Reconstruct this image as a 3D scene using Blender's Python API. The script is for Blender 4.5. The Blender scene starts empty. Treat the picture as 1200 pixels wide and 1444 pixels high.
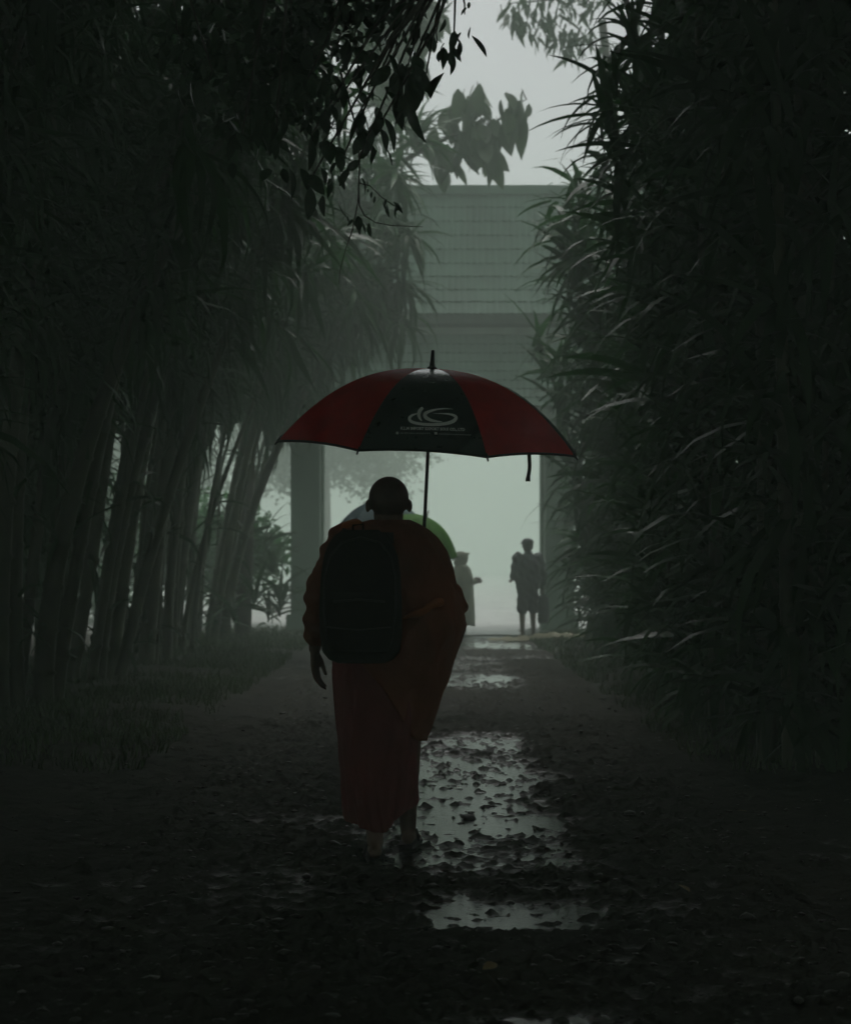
import bpy, math, random
import numpy as np
from mathutils import Vector, Matrix
R = math.radians
random.seed(7)
rng = np.random.default_rng(11)
scn = bpy.context.scene
COL = scn.collection

# ------------------------------------------------------------------ camera
CAM_H = 1.31
FPX = 2800.0                      # focal length in pixels of the 1200x1444 photograph
cam_data = bpy.data.cameras.new('camera')
cam = bpy.data.objects.new('camera', cam_data)
COL.objects.link(cam)
cam.location = (0, 0, CAM_H)
cam.rotation_euler = (R(90), 0, 0)
cam_data.sensor_fit = 'VERTICAL'
cam_data.sensor_height = 36.0
cam_data.lens = FPX / 1444.0 * 36.0
cam_data.shift_y = 68.0 / 1444.0
cam_data.clip_start = 0.05
cam_data.clip_end = 2000
cam_data.dof.use_dof = True
cam_data.dof.focus_distance = 9.2
cam_data.dof.aperture_fstop = 4.5
scn.camera = cam

# ------------------------------------------------------------------ world, sun, exposure
SUN_EL, SUN_AZ = R(58), R(8)      # high, ahead of the camera, hidden by thick cloud
world = bpy.data.worlds.new('World')
scn.world = world
world.use_nodes = True
wn = world.node_tree
wn.nodes.clear()
sky = wn.nodes.new('ShaderNodeTexSky')
sky.sky_type = 'NISHITA'
sky.sun_disc = False
sky.sun_elevation = SUN_EL
sky.sun_rotation = SUN_AZ
sky.air_density = 1.0
sky.dust_density = 2.5
sky.ozone_density = 1.0
hsv = wn.nodes.new('ShaderNodeHueSaturation')
hsv.inputs['Saturation'].default_value = 0.14
bg = wn.nodes.new('ShaderNodeBackground')
bg.inputs['Strength'].default_value = 0.085
out = wn.nodes.new('ShaderNodeOutputWorld')
wn.links.new(sky.outputs[0], hsv.inputs['Color'])
cloud = wn.nodes.new('ShaderNodeMix')          # thick even cloud over the clear sky
cloud.data_type = 'RGBA'
cloud.inputs[0].default_value = 0.5
cloud.inputs[7].default_value = (4.9, 5.0, 5.15, 1)
wn.links.new(hsv.outputs[0], cloud.inputs[6])
wn.links.new(cloud.outputs[2], bg.inputs['Color'])
wn.links.new(bg.outputs[0], out.inputs['Surface'])

sun_data = bpy.data.lights.new('sun', 'SUN')
sun = bpy.data.objects.new('sun', sun_data)
COL.objects.link(sun)
sun_data.energy = 1.5
sun_data.angle = R(40)
sun_data.color = (1.0, 0.98, 0.95)
sd = Vector((math.sin(SUN_AZ) * math.cos(SUN_EL), math.cos(SUN_AZ) * math.cos(SUN_EL), math.sin(SUN_EL)))
sun.rotation_euler = sd.to_track_quat('Z', 'Y').to_euler()
sun.location = sd * 100

vs = scn.view_settings
vs.view_transform = 'Standard'
vs.look = 'None'
vs.gamma = 1.0
vs.exposure = 0.77
vs.use_curve_mapping = False

scn.render.engine = 'CYCLES'
cy = scn.cycles
cy.max_bounces = 6
cy.diffuse_bounces = 2
cy.glossy_bounces = 2
cy.transmission_bounces = 3
cy.volume_bounces = 2
cy.transparent_max_bounces = 8
cy.use_denoising = True
try:
    cy.denoiser = 'OPENIMAGEDENOISE'
    cy.denoising_input_passes = 'RGB_ALBEDO_NORMAL'
    cy.denoising_prefilter = 'ACCURATE'
except Exception:
    pass
cy.sample_clamp_indirect = 4.0
cy.use_adaptive_sampling = True
cy.adaptive_threshold = 0.03
cy.adaptive_min_samples = 20
HAZE_DENSITY = 0.0172

# ------------------------------------------------------------------ helpers
def P(px, py, d):
    """world point seen at photograph pixel (px, py) at distance d along the lane"""
    return Vector(((px - 600) / FPX * d, d, CAM_H + (790 - py) / FPX * d))

def mesh_np(name, V, F, smooth=False):
    V = np.asarray(V, dtype=np.float32).reshape(-1, 3)
    me = bpy.data.meshes.new(name)
    F = np.asarray(F, dtype=np.int32)
    k = F.shape[1]
    me.vertices.add(len(V)); me.vertices.foreach_set('co', V.ravel())
    me.loops.add(F.size); me.loops.foreach_set('vertex_index', F.ravel())
    me.polygons.add(len(F))
    me.polygons.foreach_set('loop_start', np.arange(0, F.size, k, dtype=np.int32))
    if smooth:
        me.polygons.foreach_set('use_smooth', np.ones(len(F), dtype=bool))
    me.update(calc_edges=True)
    return me

def mesh_py(name, V, F, smooth=False):
    me = bpy.data.meshes.new(name)
    me.from_pydata([tuple(v) for v in V], [], [tuple(f) for f in F])
    if smooth:
        me.polygons.foreach_set('use_smooth', np.ones(len(me.polygons), dtype=bool))
    me.update()
    return me

def link(name, me, mat=None, parent=None, kind=None):
    o = bpy.data.objects.new(name, me)
    COL.objects.link(o)
    if mat is not None and me is not None and len(me.materials) == 0:
        me.materials.append(mat)
    if parent is not None:
        o.parent = parent
    if kind:
        o['kind'] = kind
    return o

def tag(o, label, cat, group=None):
    o['label'] = label
    o['category'] = cat
    if group:
        o['group'] = group
    return o

def thing(name, label, cat, loc=(0, 0, 0), rz=0.0, group=None):
    o = bpy.data.objects.new(name, None)
    COL.objects.link(o)
    o.location = loc
    o.rotation_euler = (0, 0, rz)
    o.empty_display_size = 0.1
    return tag(o, label, cat, group)

class MB:
    def __init__(s):
        s.V = []; s.F = []
    def add(s, V, F):
        n = len(s.V)
        s.V += [tuple(v) for v in V]
        s.F += [tuple(i + n for i in f) for f in F]
        return s
    def box(s, x0, x1, y0, y1, z0, z1):
        return s.add([(x0,y0,z0),(x1,y0,z0),(x1,y1,z0),(x0,y1,z0),(x0,y0,z1),(x1,y0,z1),(x1,y1,z1),(x0,y1,z1)],
                     [(0,3,2,1),(4,5,6,7),(0,1,5,4),(1,2,6,5),(2,3,7,6),(3,0,4,7)])
    def tube(s, pts, rad, n=8, cap=True):
        pts = [Vector(p) for p in pts]
        if not hasattr(rad, '__len__'):
            rad = [rad] * len(pts)
        V = []; F = []
        up = None
        for i, p in enumerate(pts):
            t = (pts[min(i+1, len(pts)-1)] - pts[max(i-1, 0)])
            if t.length < 1e-9: t = Vector((0,0,1))
            t.normalize()
            if up is None:
                up = Vector((1,0,0)) if abs(t.x) < 0.9 else Vector((0,1,0))
            a = t.cross(up)
            if a.length < 1e-6: a = t.orthogonal()
            a.normalize(); b = t.cross(a).normalized(); up = a.cross(t) * 1.0
            for k in range(n):
                an = 2*math.pi*k/n
                V.append(p + a*math.cos(an)*rad[i] + b*math.sin(an)*rad[i])
        for i in range(len(pts)-1):
            for k in range(n):
                F.append((i*n+k, i*n+(k+1) % n, (i+1)*n+(k+1) % n, (i+1)*n+k))
        if cap:
            F.append(tuple(range(n-1, -1, -1)))
            F.append(tuple((len(pts)-1)*n+k for k in range(n)))
        return s.add(V, F)
    def ellipsoid(s, c, r, rot=None, nu=14, nv=9):
        V = []; F = []
        c = Vector(c)
        for j in range(nv+1):
            th = math.pi*j/nv
            for i in range(nu):
                ph = 2*math.pi*i/nu
                v = Vector((r[0]*math.sin(th)*math.cos(ph), r[1]*math.sin(th)*math.sin(ph), r[2]*math.cos(th)))
                if rot is not None: v = rot @ v
                V.append(c+v)
        for j in range(nv):
            for i in range(nu):
                F.append((j*nu+i, (j+1)*nu+i, (j+1)*nu+(i+1) % nu, j*nu+(i+1) % nu))
        return s.add(V, F)
    def capsule(s, p0, r0, p1, r1, n=12):
        p0 = Vector(p0); p1 = Vector(p1)
        ax = (p1-p0)
        L = ax.length
        q = ax.to_track_quat('Z', 'Y').to_matrix() if L > 1e-6 else Matrix.Identity(3)
        V = []; F = []
        rings = []
        for k in range(5):
            a = -math.pi/2 + (k+0.15)*(math.pi/2)/4.15
            rings.append((r0*math.cos(a), r0*math.sin(a)))
        for k in range(5):
            a = k*(math.pi/2)/4.15
            rings.append((r1*math.cos(a), L + r1*math.sin(a)))
        for (r, z) in rings:
            for i in range(n):
                ph = 2*math.pi*i/n
                V.append(p0 + q @ Vector((r*math.cos(ph), r*math.sin(ph), z)))
        for j in range(len(rings)-1):
            for i in range(n):
                F.append((j*n+i, j*n+(i+1) % n, (j+1)*n+(i+1) % n, (j+1)*n+i))
        F.append(tuple(range(n-1, -1, -1)))
        F.append(tuple((len(rings)-1)*n+i for i in range(n)))
        return s.add(V, F)
    def chain(s, pts, rads, n=12):
        for i in range(len(pts)-1):
            s.capsule(pts[i], rads[i], pts[i+1], rads[i+1], n)
        return s
    def build(s, name, mat, parent=None, smooth=False, kind=None):
        return link(name, mesh_py(name, s.V, s.F, smooth), mat, parent, kind)
    def fuse(s, name, mat, parent=None, voxel=0.01, smooth_it=4, disp=None):
        """one continuous skin over everything collected"""
        me = mesh_py(name+'_raw', s.V, s.F)
        o = bpy.data.objects.new('fuse_raw', me)
        COL.objects.link(o)
        m = o.modifiers.new('r', 'REMESH'); m.mode = 'VOXEL'; m.voxel_size = voxel
        if smooth_it:
            m2 = o.modifiers.new('s', 'SMOOTH'); m2.factor = 0.5; m2.iterations = smooth_it
        dg = bpy.context.evaluated_depsgraph_get()
        dg.update()
        ne = bpy.data.meshes.new_from_object(o.evaluated_get(dg))
        bpy.data.objects.remove(o); bpy.data.meshes.remove(me)
        ne.name = name
        if disp is not None:
            n = len(ne.vertices)
            co = np.empty(n*3, dtype=np.float32); ne.vertices.foreach_get('co', co)
            no = np.empty(n*3, dtype=np.float32); ne.vertices.foreach_get('normal', no)
            co = co.reshape(-1, 3); no = no.reshape(-1, 3)
            co = co + no * disp(co)[:, None]
            ne.vertices.foreach_set('co', co.astype(np.float32).ravel())
        ne.polygons.foreach_set('use_smooth', np.ones(len(ne.polygons), dtype=bool))
        ne.update()
        return link(name, ne, mat, parent)

def smoothstep(a, b, x):
    t = np.clip((x-a)/(b-a), 0, 1)
    return t*t*(3-2*t)

_tab = np.random.default_rng(3).random((256, 256))
def vnoise(x, y):
    xi = np.floor(x).astype(int); yi = np.floor(y).astype(int)
    fx = x-xi; fy = y-yi
    fx = fx*fx*(3-2*fx); fy = fy*fy*(3-2*fy)
    g = lambda a, b: _tab[a % 256, b % 256]
    return (g(xi, yi)*(1-fx)*(1-fy)+g(xi+1, yi)*fx*(1-fy)+g(xi, yi+1)*(1-fx)*fy+g(xi+1, yi+1)*fx*fy)-0.5
def fbm(x, y, f, octs=4, gain=0.5):
    s = 0; a = 1.0
    for k in range(octs):
        s = s + a*vnoise(x*f+17.3*k, y*f+9.1*k); f *= 2.03; a *= gain
    return s

# ------------------------------------------------------------------ materials
def material(name, base, rough=0.6, vary=0.25, scale=6.0, second=None, bump=0.0, bump_scale=40.0,
             translucent=0.0, coat=0.0, spec=0.5, rough_vary=0.0, rand=0.0):
    m = bpy.data.materials.new(name)
    m.use_nodes = True
    nt = m.node_tree
    nt.nodes.clear()
    o = nt.nodes.new('ShaderNodeOutputMaterial')
    p = nt.nodes.new('ShaderNodeBsdfPrincipled')
    tc = nt.nodes.new('ShaderNodeTexCoord')
    n = nt.nodes.new('ShaderNodeTexNoise')
    n.inputs['Scale'].default_value = scale
    n.inputs['Detail'].default_value = 5.0
    nt.links.new(tc.outputs['Object'], n.inputs['Vector'])
    ramp = nt.nodes.new('ShaderNodeValToRGB')
    b = base
    lo = tuple(c*(1-vary) for c in b)
    hi = second if second else tuple(min(1, c*(1+vary)) for c in b)
    ramp.color_ramp.elements[0].position = 0.3
    ramp.color_ramp.elements[1].position = 0.7
    ramp.color_ramp.elements[0].color = (*lo, 1)
    ramp.color_ramp.elements[1].color = (*hi, 1)
    nt.links.new(n.outputs['Fac'], ramp.inputs['Fac'])
    col = ramp.outputs['Color']
    if rand > 0:
        oi = nt.nodes.new('ShaderNodeObjectInfo')
        mr = nt.nodes.new('ShaderNodeMapRange')
        mr.inputs['To Min'].default_value = 1-rand
        mr.inputs['To Max'].default_value = 1+rand
        nt.links.new(oi.outputs['Random'], mr.inputs['Value'])
        hs = nt.nodes.new('ShaderNodeHueSaturation')
        nt.links.new(mr.outputs[0], hs.inputs['Value'])
        nt.links.new(col, hs.inputs['Color'])
        col = hs.outputs['Color']
    nt.links.new(col, p.inputs['Base Color'])
    p.inputs['Roughness'].default_value = rough
    p.inputs['Specular IOR Level'].default_value = spec
    if coat:
        p.inputs['Coat Weight'].default_value = coat
        p.inputs['Coat Roughness'].default_value = 0.12
    if rough_vary:
        mr2 = nt.nodes.new('ShaderNodeMapRange')
        mr2.inputs['To Min'].default_value = max(0.03, rough-rough_vary)
        mr2.inputs['To Max'].default_value = min(1, rough+rough_vary)
        n3 = nt.nodes.new('ShaderNodeTexNoise')
        n3.inputs['Scale'].default_value = scale*2.7
        nt.links.new(tc.outputs['Object'], n3.inputs['Vector'])
        nt.links.new(n3.outputs['Fac'], mr2.inputs['Value'])
        nt.links.new(mr2.outputs[0], p.inputs['Roughness'])
    if bump:
        n2 = nt.nodes.new('ShaderNodeTexNoise')
        n2.inputs['Scale'].default_value = bump_scale
        n2.inputs['Detail'].default_value = 6.0
        nt.links.new(tc.outputs['Object'], n2.inputs['Vector'])
        bp = nt.nodes.new('ShaderNodeBump')
        bp.inputs['Strength'].default_value = bump
        bp.inputs['Distance'].default_value = 0.01
        nt.links.new(n2.outputs['Fac'], bp.inputs['Height'])
        nt.links.new(bp.outputs[0], p.inputs['Normal'])
    if translucent > 0:
        tr = nt.nodes.new('ShaderNodeBsdfTranslucent')
        nt.links.new(col, tr.inputs['Color'])
        mx = nt.nodes.new('ShaderNodeMixShader')
        mx.inputs[0].default_value = translucent
        nt.links.new(p.outputs[0], mx.inputs[1]); nt.links.new(tr.outputs[0], mx.inputs[2])
        nt.links.new(mx.outputs[0], o.inputs['Surface'])
    else:
        nt.links.new(p.outputs[0], o.inputs['Surface'])
    return m

M = {}
M['mud'] = material('wet_mud', (0.022, 0.021, 0.014), 0.75, 0.45, 2.2, bump=1.0, bump_scale=38, rough_vary=0.22, spec=0.16)
M['water'] = material('puddle_water', (0.016, 0.016, 0.014), 0.15, 0.2, 3, bump=0.28, bump_scale=34, spec=0.5)
M['forecourt'] = material('pale_wet_sheen', (0.42, 0.42, 0.40), 0.35, 0.3, 0.8, bump=0.3, bump_scale=12, rough_vary=0.2)  # pale base stands in for reflected sky and brightens the mist above
M['pebble'] = material('wet_stone', (0.045, 0.042, 0.036), 0.32, 0.5, 14, bump=0.4, bump_scale=60)
M['grass'] = material('grass', (0.045, 0.085, 0.022), 0.45, 0.4, 1.2, translucent=0.3)
M['cane_leaf'] = material('strap_leaf', (0.020, 0.078, 0.016), 0.38, 0.35, 2.5, translucent=0.30, rand=0.3, rough_vary=0.15, spec=0.13)
M['cane_stem'] = material('cane_stem', (0.055, 0.080, 0.036), 0.45, 0.45, 3.0, second=(0.10, 0.115, 0.05), bump=0.3, bump_scale=30)
M['dry_sheath'] = material('dry_leaf', (0.12, 0.095, 0.055), 0.55, 0.4, 5.0, translucent=0.15)
M['broad_leaf'] = material('broad_leaf', (0.026, 0.066, 0.026), 0.32, 0.35, 5, translucent=0.25, rand=0.25, spec=0.35)
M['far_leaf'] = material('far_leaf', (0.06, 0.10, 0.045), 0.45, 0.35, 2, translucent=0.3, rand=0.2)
M['canopy_leaf'] = material('canopy_leaf', (0.030, 0.120, 0.028), 0.5, 0.3, 0.6, translucent=0.5, spec=0.2)
M['bark'] = material('bark', (0.075, 0.062, 0.048), 0.75, 0.4, 7, bump=0.8, bump_scale=18)
M['twig'] = material('twig', (0.045, 0.036, 0.026), 0.6, 0.3, 9)
M['tile'] = material('moss_and_haze_tile', (0.060, 0.130, 0.085), 0.65, 0.35, 1.6, second=(0.085, 0.17, 0.115), bump=0.4, bump_scale=12)  # moss, pushed greener to imitate the green haze of the lane
M['plaster'] = material('moss_and_haze_plaster', (0.12, 0.22, 0.15), 0.75, 0.3, 1.3, second=(0.18, 0.28, 0.20), bump=0.3, bump_scale=25)  # moss tone plus extra green standing in for leaf-tinted light
M['pale_trim'] = material('pale_trim', (0.30, 0.36, 0.31), 0.7, 0.25, 2.0, bump=0.2)
M['wood'] = material('dark_wood', (0.040, 0.060, 0.046), 0.6, 0.4, 6, bump=0.3)
M['kerb'] = material('worn_yellow_kerb', (0.26, 0.24, 0.10), 0.6, 0.4, 4, second=(0.32, 0.30, 0.17), bump=0.4)
M['metal'] = material('dark_metal', (0.06, 0.06, 0.06), 0.4, 0.3, 8)
M['black_plastic'] = material('black_plastic', (0.012, 0.012, 0.012), 0.35, 0.2, 20)
M['canopy_red'] = material('red_nylon', (0.72, 0.016, 0.013), 0.42, 0.18, 7, bump=0.25, bump_scale=90, translucent=0.5, rough_vary=0.12, spec=0.2, coat=0.1)
M['canopy_black'] = material('black_nylon', (0.032, 0.048, 0.043), 0.33, 0.5, 9, bump=0.35, bump_scale=70, rough_vary=0.16, spec=0.8, coat=0.9)
M['binding'] = material('black_binding', (0.01, 0.009, 0.009), 0.6, 0.2, 20)
M['print'] = material('white_print', (0.92, 0.93, 0.88), 0.5, 0.03, 30)
M['skin'] = material('brown_skin', (0.13, 0.072, 0.046), 0.55, 0.18, 12, bump=0.1, bump_scale=90)
M['eye'] = material('eye', (0.05, 0.04, 0.035), 0.15, 0.1, 10)
M['hair'] = material('black_hair', (0.014, 0.012, 0.011), 0.45, 0.3, 30, bump=0.4, bump_scale=120)
M['stubble'] = material('shaved_scalp', (0.075, 0.05, 0.038), 0.5, 0.2, 30, bump=0.15, bump_scale=200)
M['robe'] = material('rust_orange_robe', (0.18, 0.050, 0.017), 0.85, 0.25, 5, bump=0.35, bump_scale=55)
M['skirt'] = material('maroon_robe', (0.15, 0.024, 0.022), 0.85, 0.25, 5, bump=0.35, bump_scale=55)
M['sash'] = material('orange_sash', (0.34, 0.10, 0.02), 0.85, 0.2, 5, bump=0.3, bump_scale=55)
M['bag'] = material('black_bag_fabric', (0.010, 0.009, 0.008), 0.9, 0.3, 12, bump=0.4, bump_scale=150, spec=0.15)
M['sandal'] = material('dark_rubber', (0.018, 0.016, 0.015), 0.6, 0.3, 12)
M['raincoat'] = material('olive_raincoat', (0.22, 0.24, 0.15), 0.45, 0.2, 5, translucent=0.1)
M['dark_jacket'] = material('dark_jacket', (0.035, 0.045, 0.048), 0.6, 0.25, 6)
M['shorts'] = material('navy_shorts', (0.03, 0.034, 0.042), 0.75, 0.25, 6)
M['grey_cloth'] = material('grey_cloth', (0.13, 0.13, 0.13), 0.75, 0.25, 6)
M['tan_cloth'] = material('tan_cloth', (0.30, 0.27, 0.20), 0.75, 0.25, 6)
M['blue_nylon'] = material('blue_nylon', (0.045, 0.10, 0.14), 0.6, 0.2, 6, translucent=0.3, spec=0.2)
M['pale_blue_nylon'] = material('pale_blue_nylon', (0.08, 0.14, 0.17), 0.6, 0.2, 6, translucent=0.3, spec=0.2)
M['green_nylon'] = material('green_nylon', (0.10, 0.34, 0.02), 0.65, 0.15, 6, translucent=0.5, spec=0.15)
M['fallen'] = material('fallen_leaf', (0.20, 0.14, 0.035), 0.5, 0.4, 20)

def wetten(m):
    """mud is darker and slicker close to the water level"""
    nt = m.node_tree; p = next(n for n in nt.nodes if n.type == 'BSDF_PRINCIPLED')
    geo = nt.nodes.new('ShaderNodeNewGeometry'); sep = nt.nodes.new('ShaderNodeSeparateXYZ')
    nt.links.new(geo.outputs['Position'], sep.inputs[0])
    nz = nt.nodes.new('ShaderNodeTexNoise'); nz.inputs['Scale'].default_value = 9.0; nz.inputs['Detail'].default_value = 6.0
    nt.links.new(geo.outputs['Position'], nz.inputs['Vector'])
    ad = nt.nodes.new('ShaderNodeMath'); ad.operation = 'MULTIPLY_ADD'; ad.inputs[1].default_value = 0.03
    nt.links.new(nz.outputs['Fac'], ad.inputs[0]); nt.links.new(sep.outputs['Z'], ad.inputs[2])
    for sock, a0, a1 in (('Roughness', 0.22, 0.82), ('Specular IOR Level', 0.5, 0.14)):
        mr = nt.nodes.new('ShaderNodeMapRange')
        mr.inputs['From Min'].default_value = 0.000; mr.inputs['From Max'].default_value = 0.017
        mr.inputs['To Min'].default_value = a0; mr.inputs['To Max'].default_value = a1
        nt.links.new(ad.outputs[0], mr.inputs['Value'])
        for l in list(nt.links):
            if l.to_socket == p.inputs[sock]: nt.links.remove(l)
        nt.links.new(mr.outputs[0], p.inputs[sock])
wetten(M['mud'])
def muddy_entrance(m):
    """mud near the gate, thinning patchily into the added pale sheen colour"""
    nt = m.node_tree; p = next(n for n in nt.nodes if n.type == 'BSDF_PRINCIPLED')
    geo = nt.nodes.new('ShaderNodeNewGeometry'); sep = nt.nodes.new('ShaderNodeSeparateXYZ')
    nt.links.new(geo.outputs['Position'], sep.inputs[0])
    nz = nt.nodes.new('ShaderNodeTexNoise'); nz.inputs['Scale'].default_value = 1.1; nz.inputs['Detail'].default_value = 7.0
    nt.links.new(geo.outputs['Position'], nz.inputs['Vector'])
    ad = nt.nodes.new('ShaderNodeMath'); ad.operation = 'MULTIPLY_ADD'; ad.inputs[1].default_value = 9.0
    nt.links.new(nz.outputs['Fac'], ad.inputs[0]); nt.links.new(sep.outputs['Y'], ad.inputs[2])
    mr = nt.nodes.new('ShaderNodeMapRange'); mr.inputs['From Min'].default_value = 38.5; mr.inputs['From Max'].default_value = 45.0
    nt.links.new(ad.outputs[0], mr.inputs['Value'])
    mx = nt.nodes.new('ShaderNodeMix'); mx.data_type = 'RGBA'
    old = next(l for l in nt.links if l.to_socket == p.inputs['Base Color']).from_socket
    nt.links.new(mr.outputs[0], mx.inputs[0]); mx.inputs[6].default_value = (0.05, 0.046, 0.034, 1); nt.links.new(old, mx.inputs[7])
    nt.links.new(mx.outputs[2], p.inputs['Base Color'])
muddy_entrance(M['forecourt'])

# ------------------------------------------------------------------ ground
def frange(a, b, s):
    return list(np.arange(a, b-1e-6, s))
gx = np.array([-400,-250,-150,-90,-60,-40,-28,-20,-15,-12,-10,-8,-7,-6] + frange(-5,-1.3,.06) + frange(-1.3,1.5,.014)
              + frange(1.5,5,.06) + [5,6,7,8,10,12,15,20,28,40,60,90,150,250,400])
gy = np.array([-60,-35,-20,-10,-5,-2,0,1.5,3] + frange(4,16.5,.021) + frange(16.5,42,.11) + frange(42,62,.6)
              + [62,66,70,76,84,94,110,130,160,200,260,340,420])

def ground_h(x, y):
    near = 1-smoothstep(18, 60, y)
    side = smoothstep(1.7, 2.6, np.abs(x-0.1))
    h = 0.030*fbm(x, y, 0.9, 3) + 0.0175*fbm(x, y*0.7, 9.5, 3, 0.85)
    clod = np.maximum(0, fbm(x, y, 20, 2, 0.8)-0.08)
    h = h + 0.042*clod
    h = h + 0.010
    fade = np.exp(-(np.abs(x)/14)**2)
    h = h*fade*(0.35+0.65*near)
    h = h + side*(0.05+0.05*fbm(x, y, 0.6, 2))*fade
    h = h*(1-smoothstep(33.6, 35.0, y))-0.02*smoothstep(33.8, 35.2, y)
    # hollows that hold the rain
    def hollow(xc, hx, y0, y1, e, depth):
        w = 0.16*fbm(y*1.0, y*0+3, 1.1, 2)+0.10*fbm(x, y, 2.3, 2)
        return depth*(1-smoothstep(hx*0.6, hx*1.2, np.abs(x-xc-w)))*smoothstep(y0-e, y0+e, y+0.5*w)*(1-smoothstep(y1-e, y1+e, y+0.5*w))
    h = h - hollow(0.27, 0.50, 8.45, 15.3, 0.25, 0.0335)
    h = h - hollow(0.36, 0.36, 7.05, 7.62, 0.12, 0.030)
    h = h - hollow(-0.75, 0.45, 9.6, 10.4, 0.25, 0.018)
    h = h - hollow(-0.6, 0.6, 12.3, 13.0, 0.3, 0.015)
    h = h - hollow(0.55, 0.5, 20.0, 27.0, 1.2, 0.021)
    h = h - hollow(0.3, 1.7, 29.5, 37.0, 1.5, 0.030)
    h = h - hollow(0.3, 0.4, 5.3, 5.8, 0.15, 0.021)
    return h
XX, YY = np.meshgrid(gx, gy)
HH = ground_h(XX, YY)
nx, ny = len(gx), len(gy)
idx = np.arange(nx*ny).reshape(ny, nx)
GF = np.stack([idx[:-1,:-1], idx[:-1,1:], idx[1:,1:], idx[1:,:-1]], -1).reshape(-1, 4)
ground = link('ground', mesh_np('ground', np.stack([XX, YY, HH], -1), GF, True), M['mud'], kind='structure')
ground['label'] = 'wet muddy lane with gravel and clods running to the gate'

# one sheet of standing water; only the hollows lie lower than it
wx = np.linspace(-2.0, 2.2, 29); wy = np.linspace(4.2, 40, 120)
WX, WY = np.meshgrid(wx, wy)
wi = np.arange(WX.size).reshape(WX.shape)
WF = np.stack([wi[:-1,:-1], wi[:-1,1:], wi[1:,1:], wi[1:,:-1]], -1).reshape(-1, 4)
puddle = link('puddle_water', mesh_np('puddle_water', np.stack([WX, WY, np.full_like(WX, -0.0135)], -1), WF, True), M['water'], kind='structure')
puddle['label'] = 'shallow rain puddles lying in the hollows of the lane'

# added pale ground beyond the gate, coloured for sky sheen and brighter mist
pv_x = np.array([-60, -20, -8, -4] + frange(-2, 2.2, .2) + [2.2, 4, 8, 20, 60]); pv_y = np.array([34.4, 35, 36, 38.2, 40, 44, 50, 60, 80, 110, 160])
PX_, PY_ = np.meshgrid(pv_x, pv_y); pi_ = np.arange(PX_.size).reshape(PX_.shape)
PY_ = PY_.astype(float); PY_[0] += 0.9*fbm(pv_x.astype(float), pv_x*0.0+1.5, 1.7, 3); PX_ = PX_.astype(float)
PF_ = np.stack([pi_[:-1,:-1], pi_[:-1,1:], pi_[1:,1:], pi_[1:,:-1]], -1).reshape(-1, 4)
pave = link('forecourt', mesh_np('forecourt', np.stack([PX_, PY_, np.full(PX_.shape, 0.012)], -1), PF_), M['forecourt'], kind='structure')
pave['label'] = 'wet open forecourt beyond the gate, coloured pale for sky sheen in the mist'

# loose stones and clods
def scatter_stones(n):
    t = (1+5**0.5)/2
    iv = np.array([(-1,t,0),(1,t,0),(-1,-t,0),(1,-t,0),(0,-1,t),(0,1,t),(0,-1,-t),(0,1,-t),(t,0,-1),(t,0,1),(-t,0,-1),(-t,0,1)], float)
    iv /= np.linalg.norm(iv[0])
    fa = np.array([(0,11,5),(0,5,1),(0,1,7),(0,7,10),(0,10,11),(1,5,9),(5,11,4),(11,10,2),(10,7,6),(7,1,8),(3,9,4),(3,4,2),(3,2,6),(3,6,8),(3,8,9),(4,9,5),(2,4,11),(6,2,10),(8,6,7),(9,8,1)])
    y = 4.6+16*rng.random(n)**1.5
    x = rng.normal(0.1, 1.15, n)
    s = 0.004+0.016*rng.random(n)**4
    big = rng.random(n) < 0.025
    s[big] *= 1.9
    sc = s[:,None]*np.stack([0.8+0.7*rng.random(n), 0.8+0.6*rng.random(n), 0.22+0.3*rng.random(n)], -1)
    z = ground_h(x, y)+sc[:,2]*0.2
    V = iv[None]*sc[:,None]*(0.6+0.8*rng.random((n,12,1)))+np.stack([x,y,z], -1)[:,None]
    F = fa[None]+12*np.arange(n)[:,None,None]
    return V.reshape(-1,3), F.reshape(-1,3)
V, F = scatter_stones(7000)
st = link('loose_gravel', mesh_np('loose_gravel', V, F), M['pebble'], kind='stuff')
st['label'] = 'small wet stones and clods scattered over the lane'

# grass on both verges
def grass(n, x0, x1, y0, y1, hgt):
    x = x0+(x1-x0)*rng.random(n); y = y0+(y1-y0)*rng.random(n)
    keep = fbm(x, y, 1.3, 3) > -0.12
    x, y = x[keep], y[keep]; n = len(x)
    h = hgt*(0.4+0.8*rng.random(n)); a = rng.random(n)*2*math.pi; w = 0.004+0.004*rng.random(n)
    ln = h*(0.2+0.6*rng.random(n)); b = rng.random(n)*2*math.pi
    z = ground_h(x, y)-0.005
    c = np.stack([x, y, z], -1); s = np.stack([np.cos(a)*w, np.sin(a)*w, 0*a], -1)
    mid = c+np.stack([np.cos(b)*ln*0.3, np.sin(b)*ln*0.3, h*0.6], -1)
    tip = c+np.stack([np.cos(b)*ln, np.sin(b)*ln, h], -1)
    V = np.stack([c-s, c+s, mid+s*0.7, mid-s*0.7, tip], 1)
    k = 5*np.arange(n)[:,None]
    F = np.concatenate([k+np.array([[0,1,2]]), k+np.array([[0,2,3]]), k+np.array([[3,2,4]])], 0)
    return V.reshape(-1,3), F
V, F = grass(26000, -4.6, -1.75, 12, 39, 0.10)
g = link('grass', mesh_np('grass_left', V, F), M['grass'], kind='stuff'); g['label'] = 'short green grass on the left verge'
V, F = grass(18000, 1.7, 4.2, 12, 37, 0.10)
g = link('grass', mesh_np('grass_right', V, F), M['grass'], kind='stuff'); g['label'] = 'short grass on the right verge under the plants'

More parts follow.
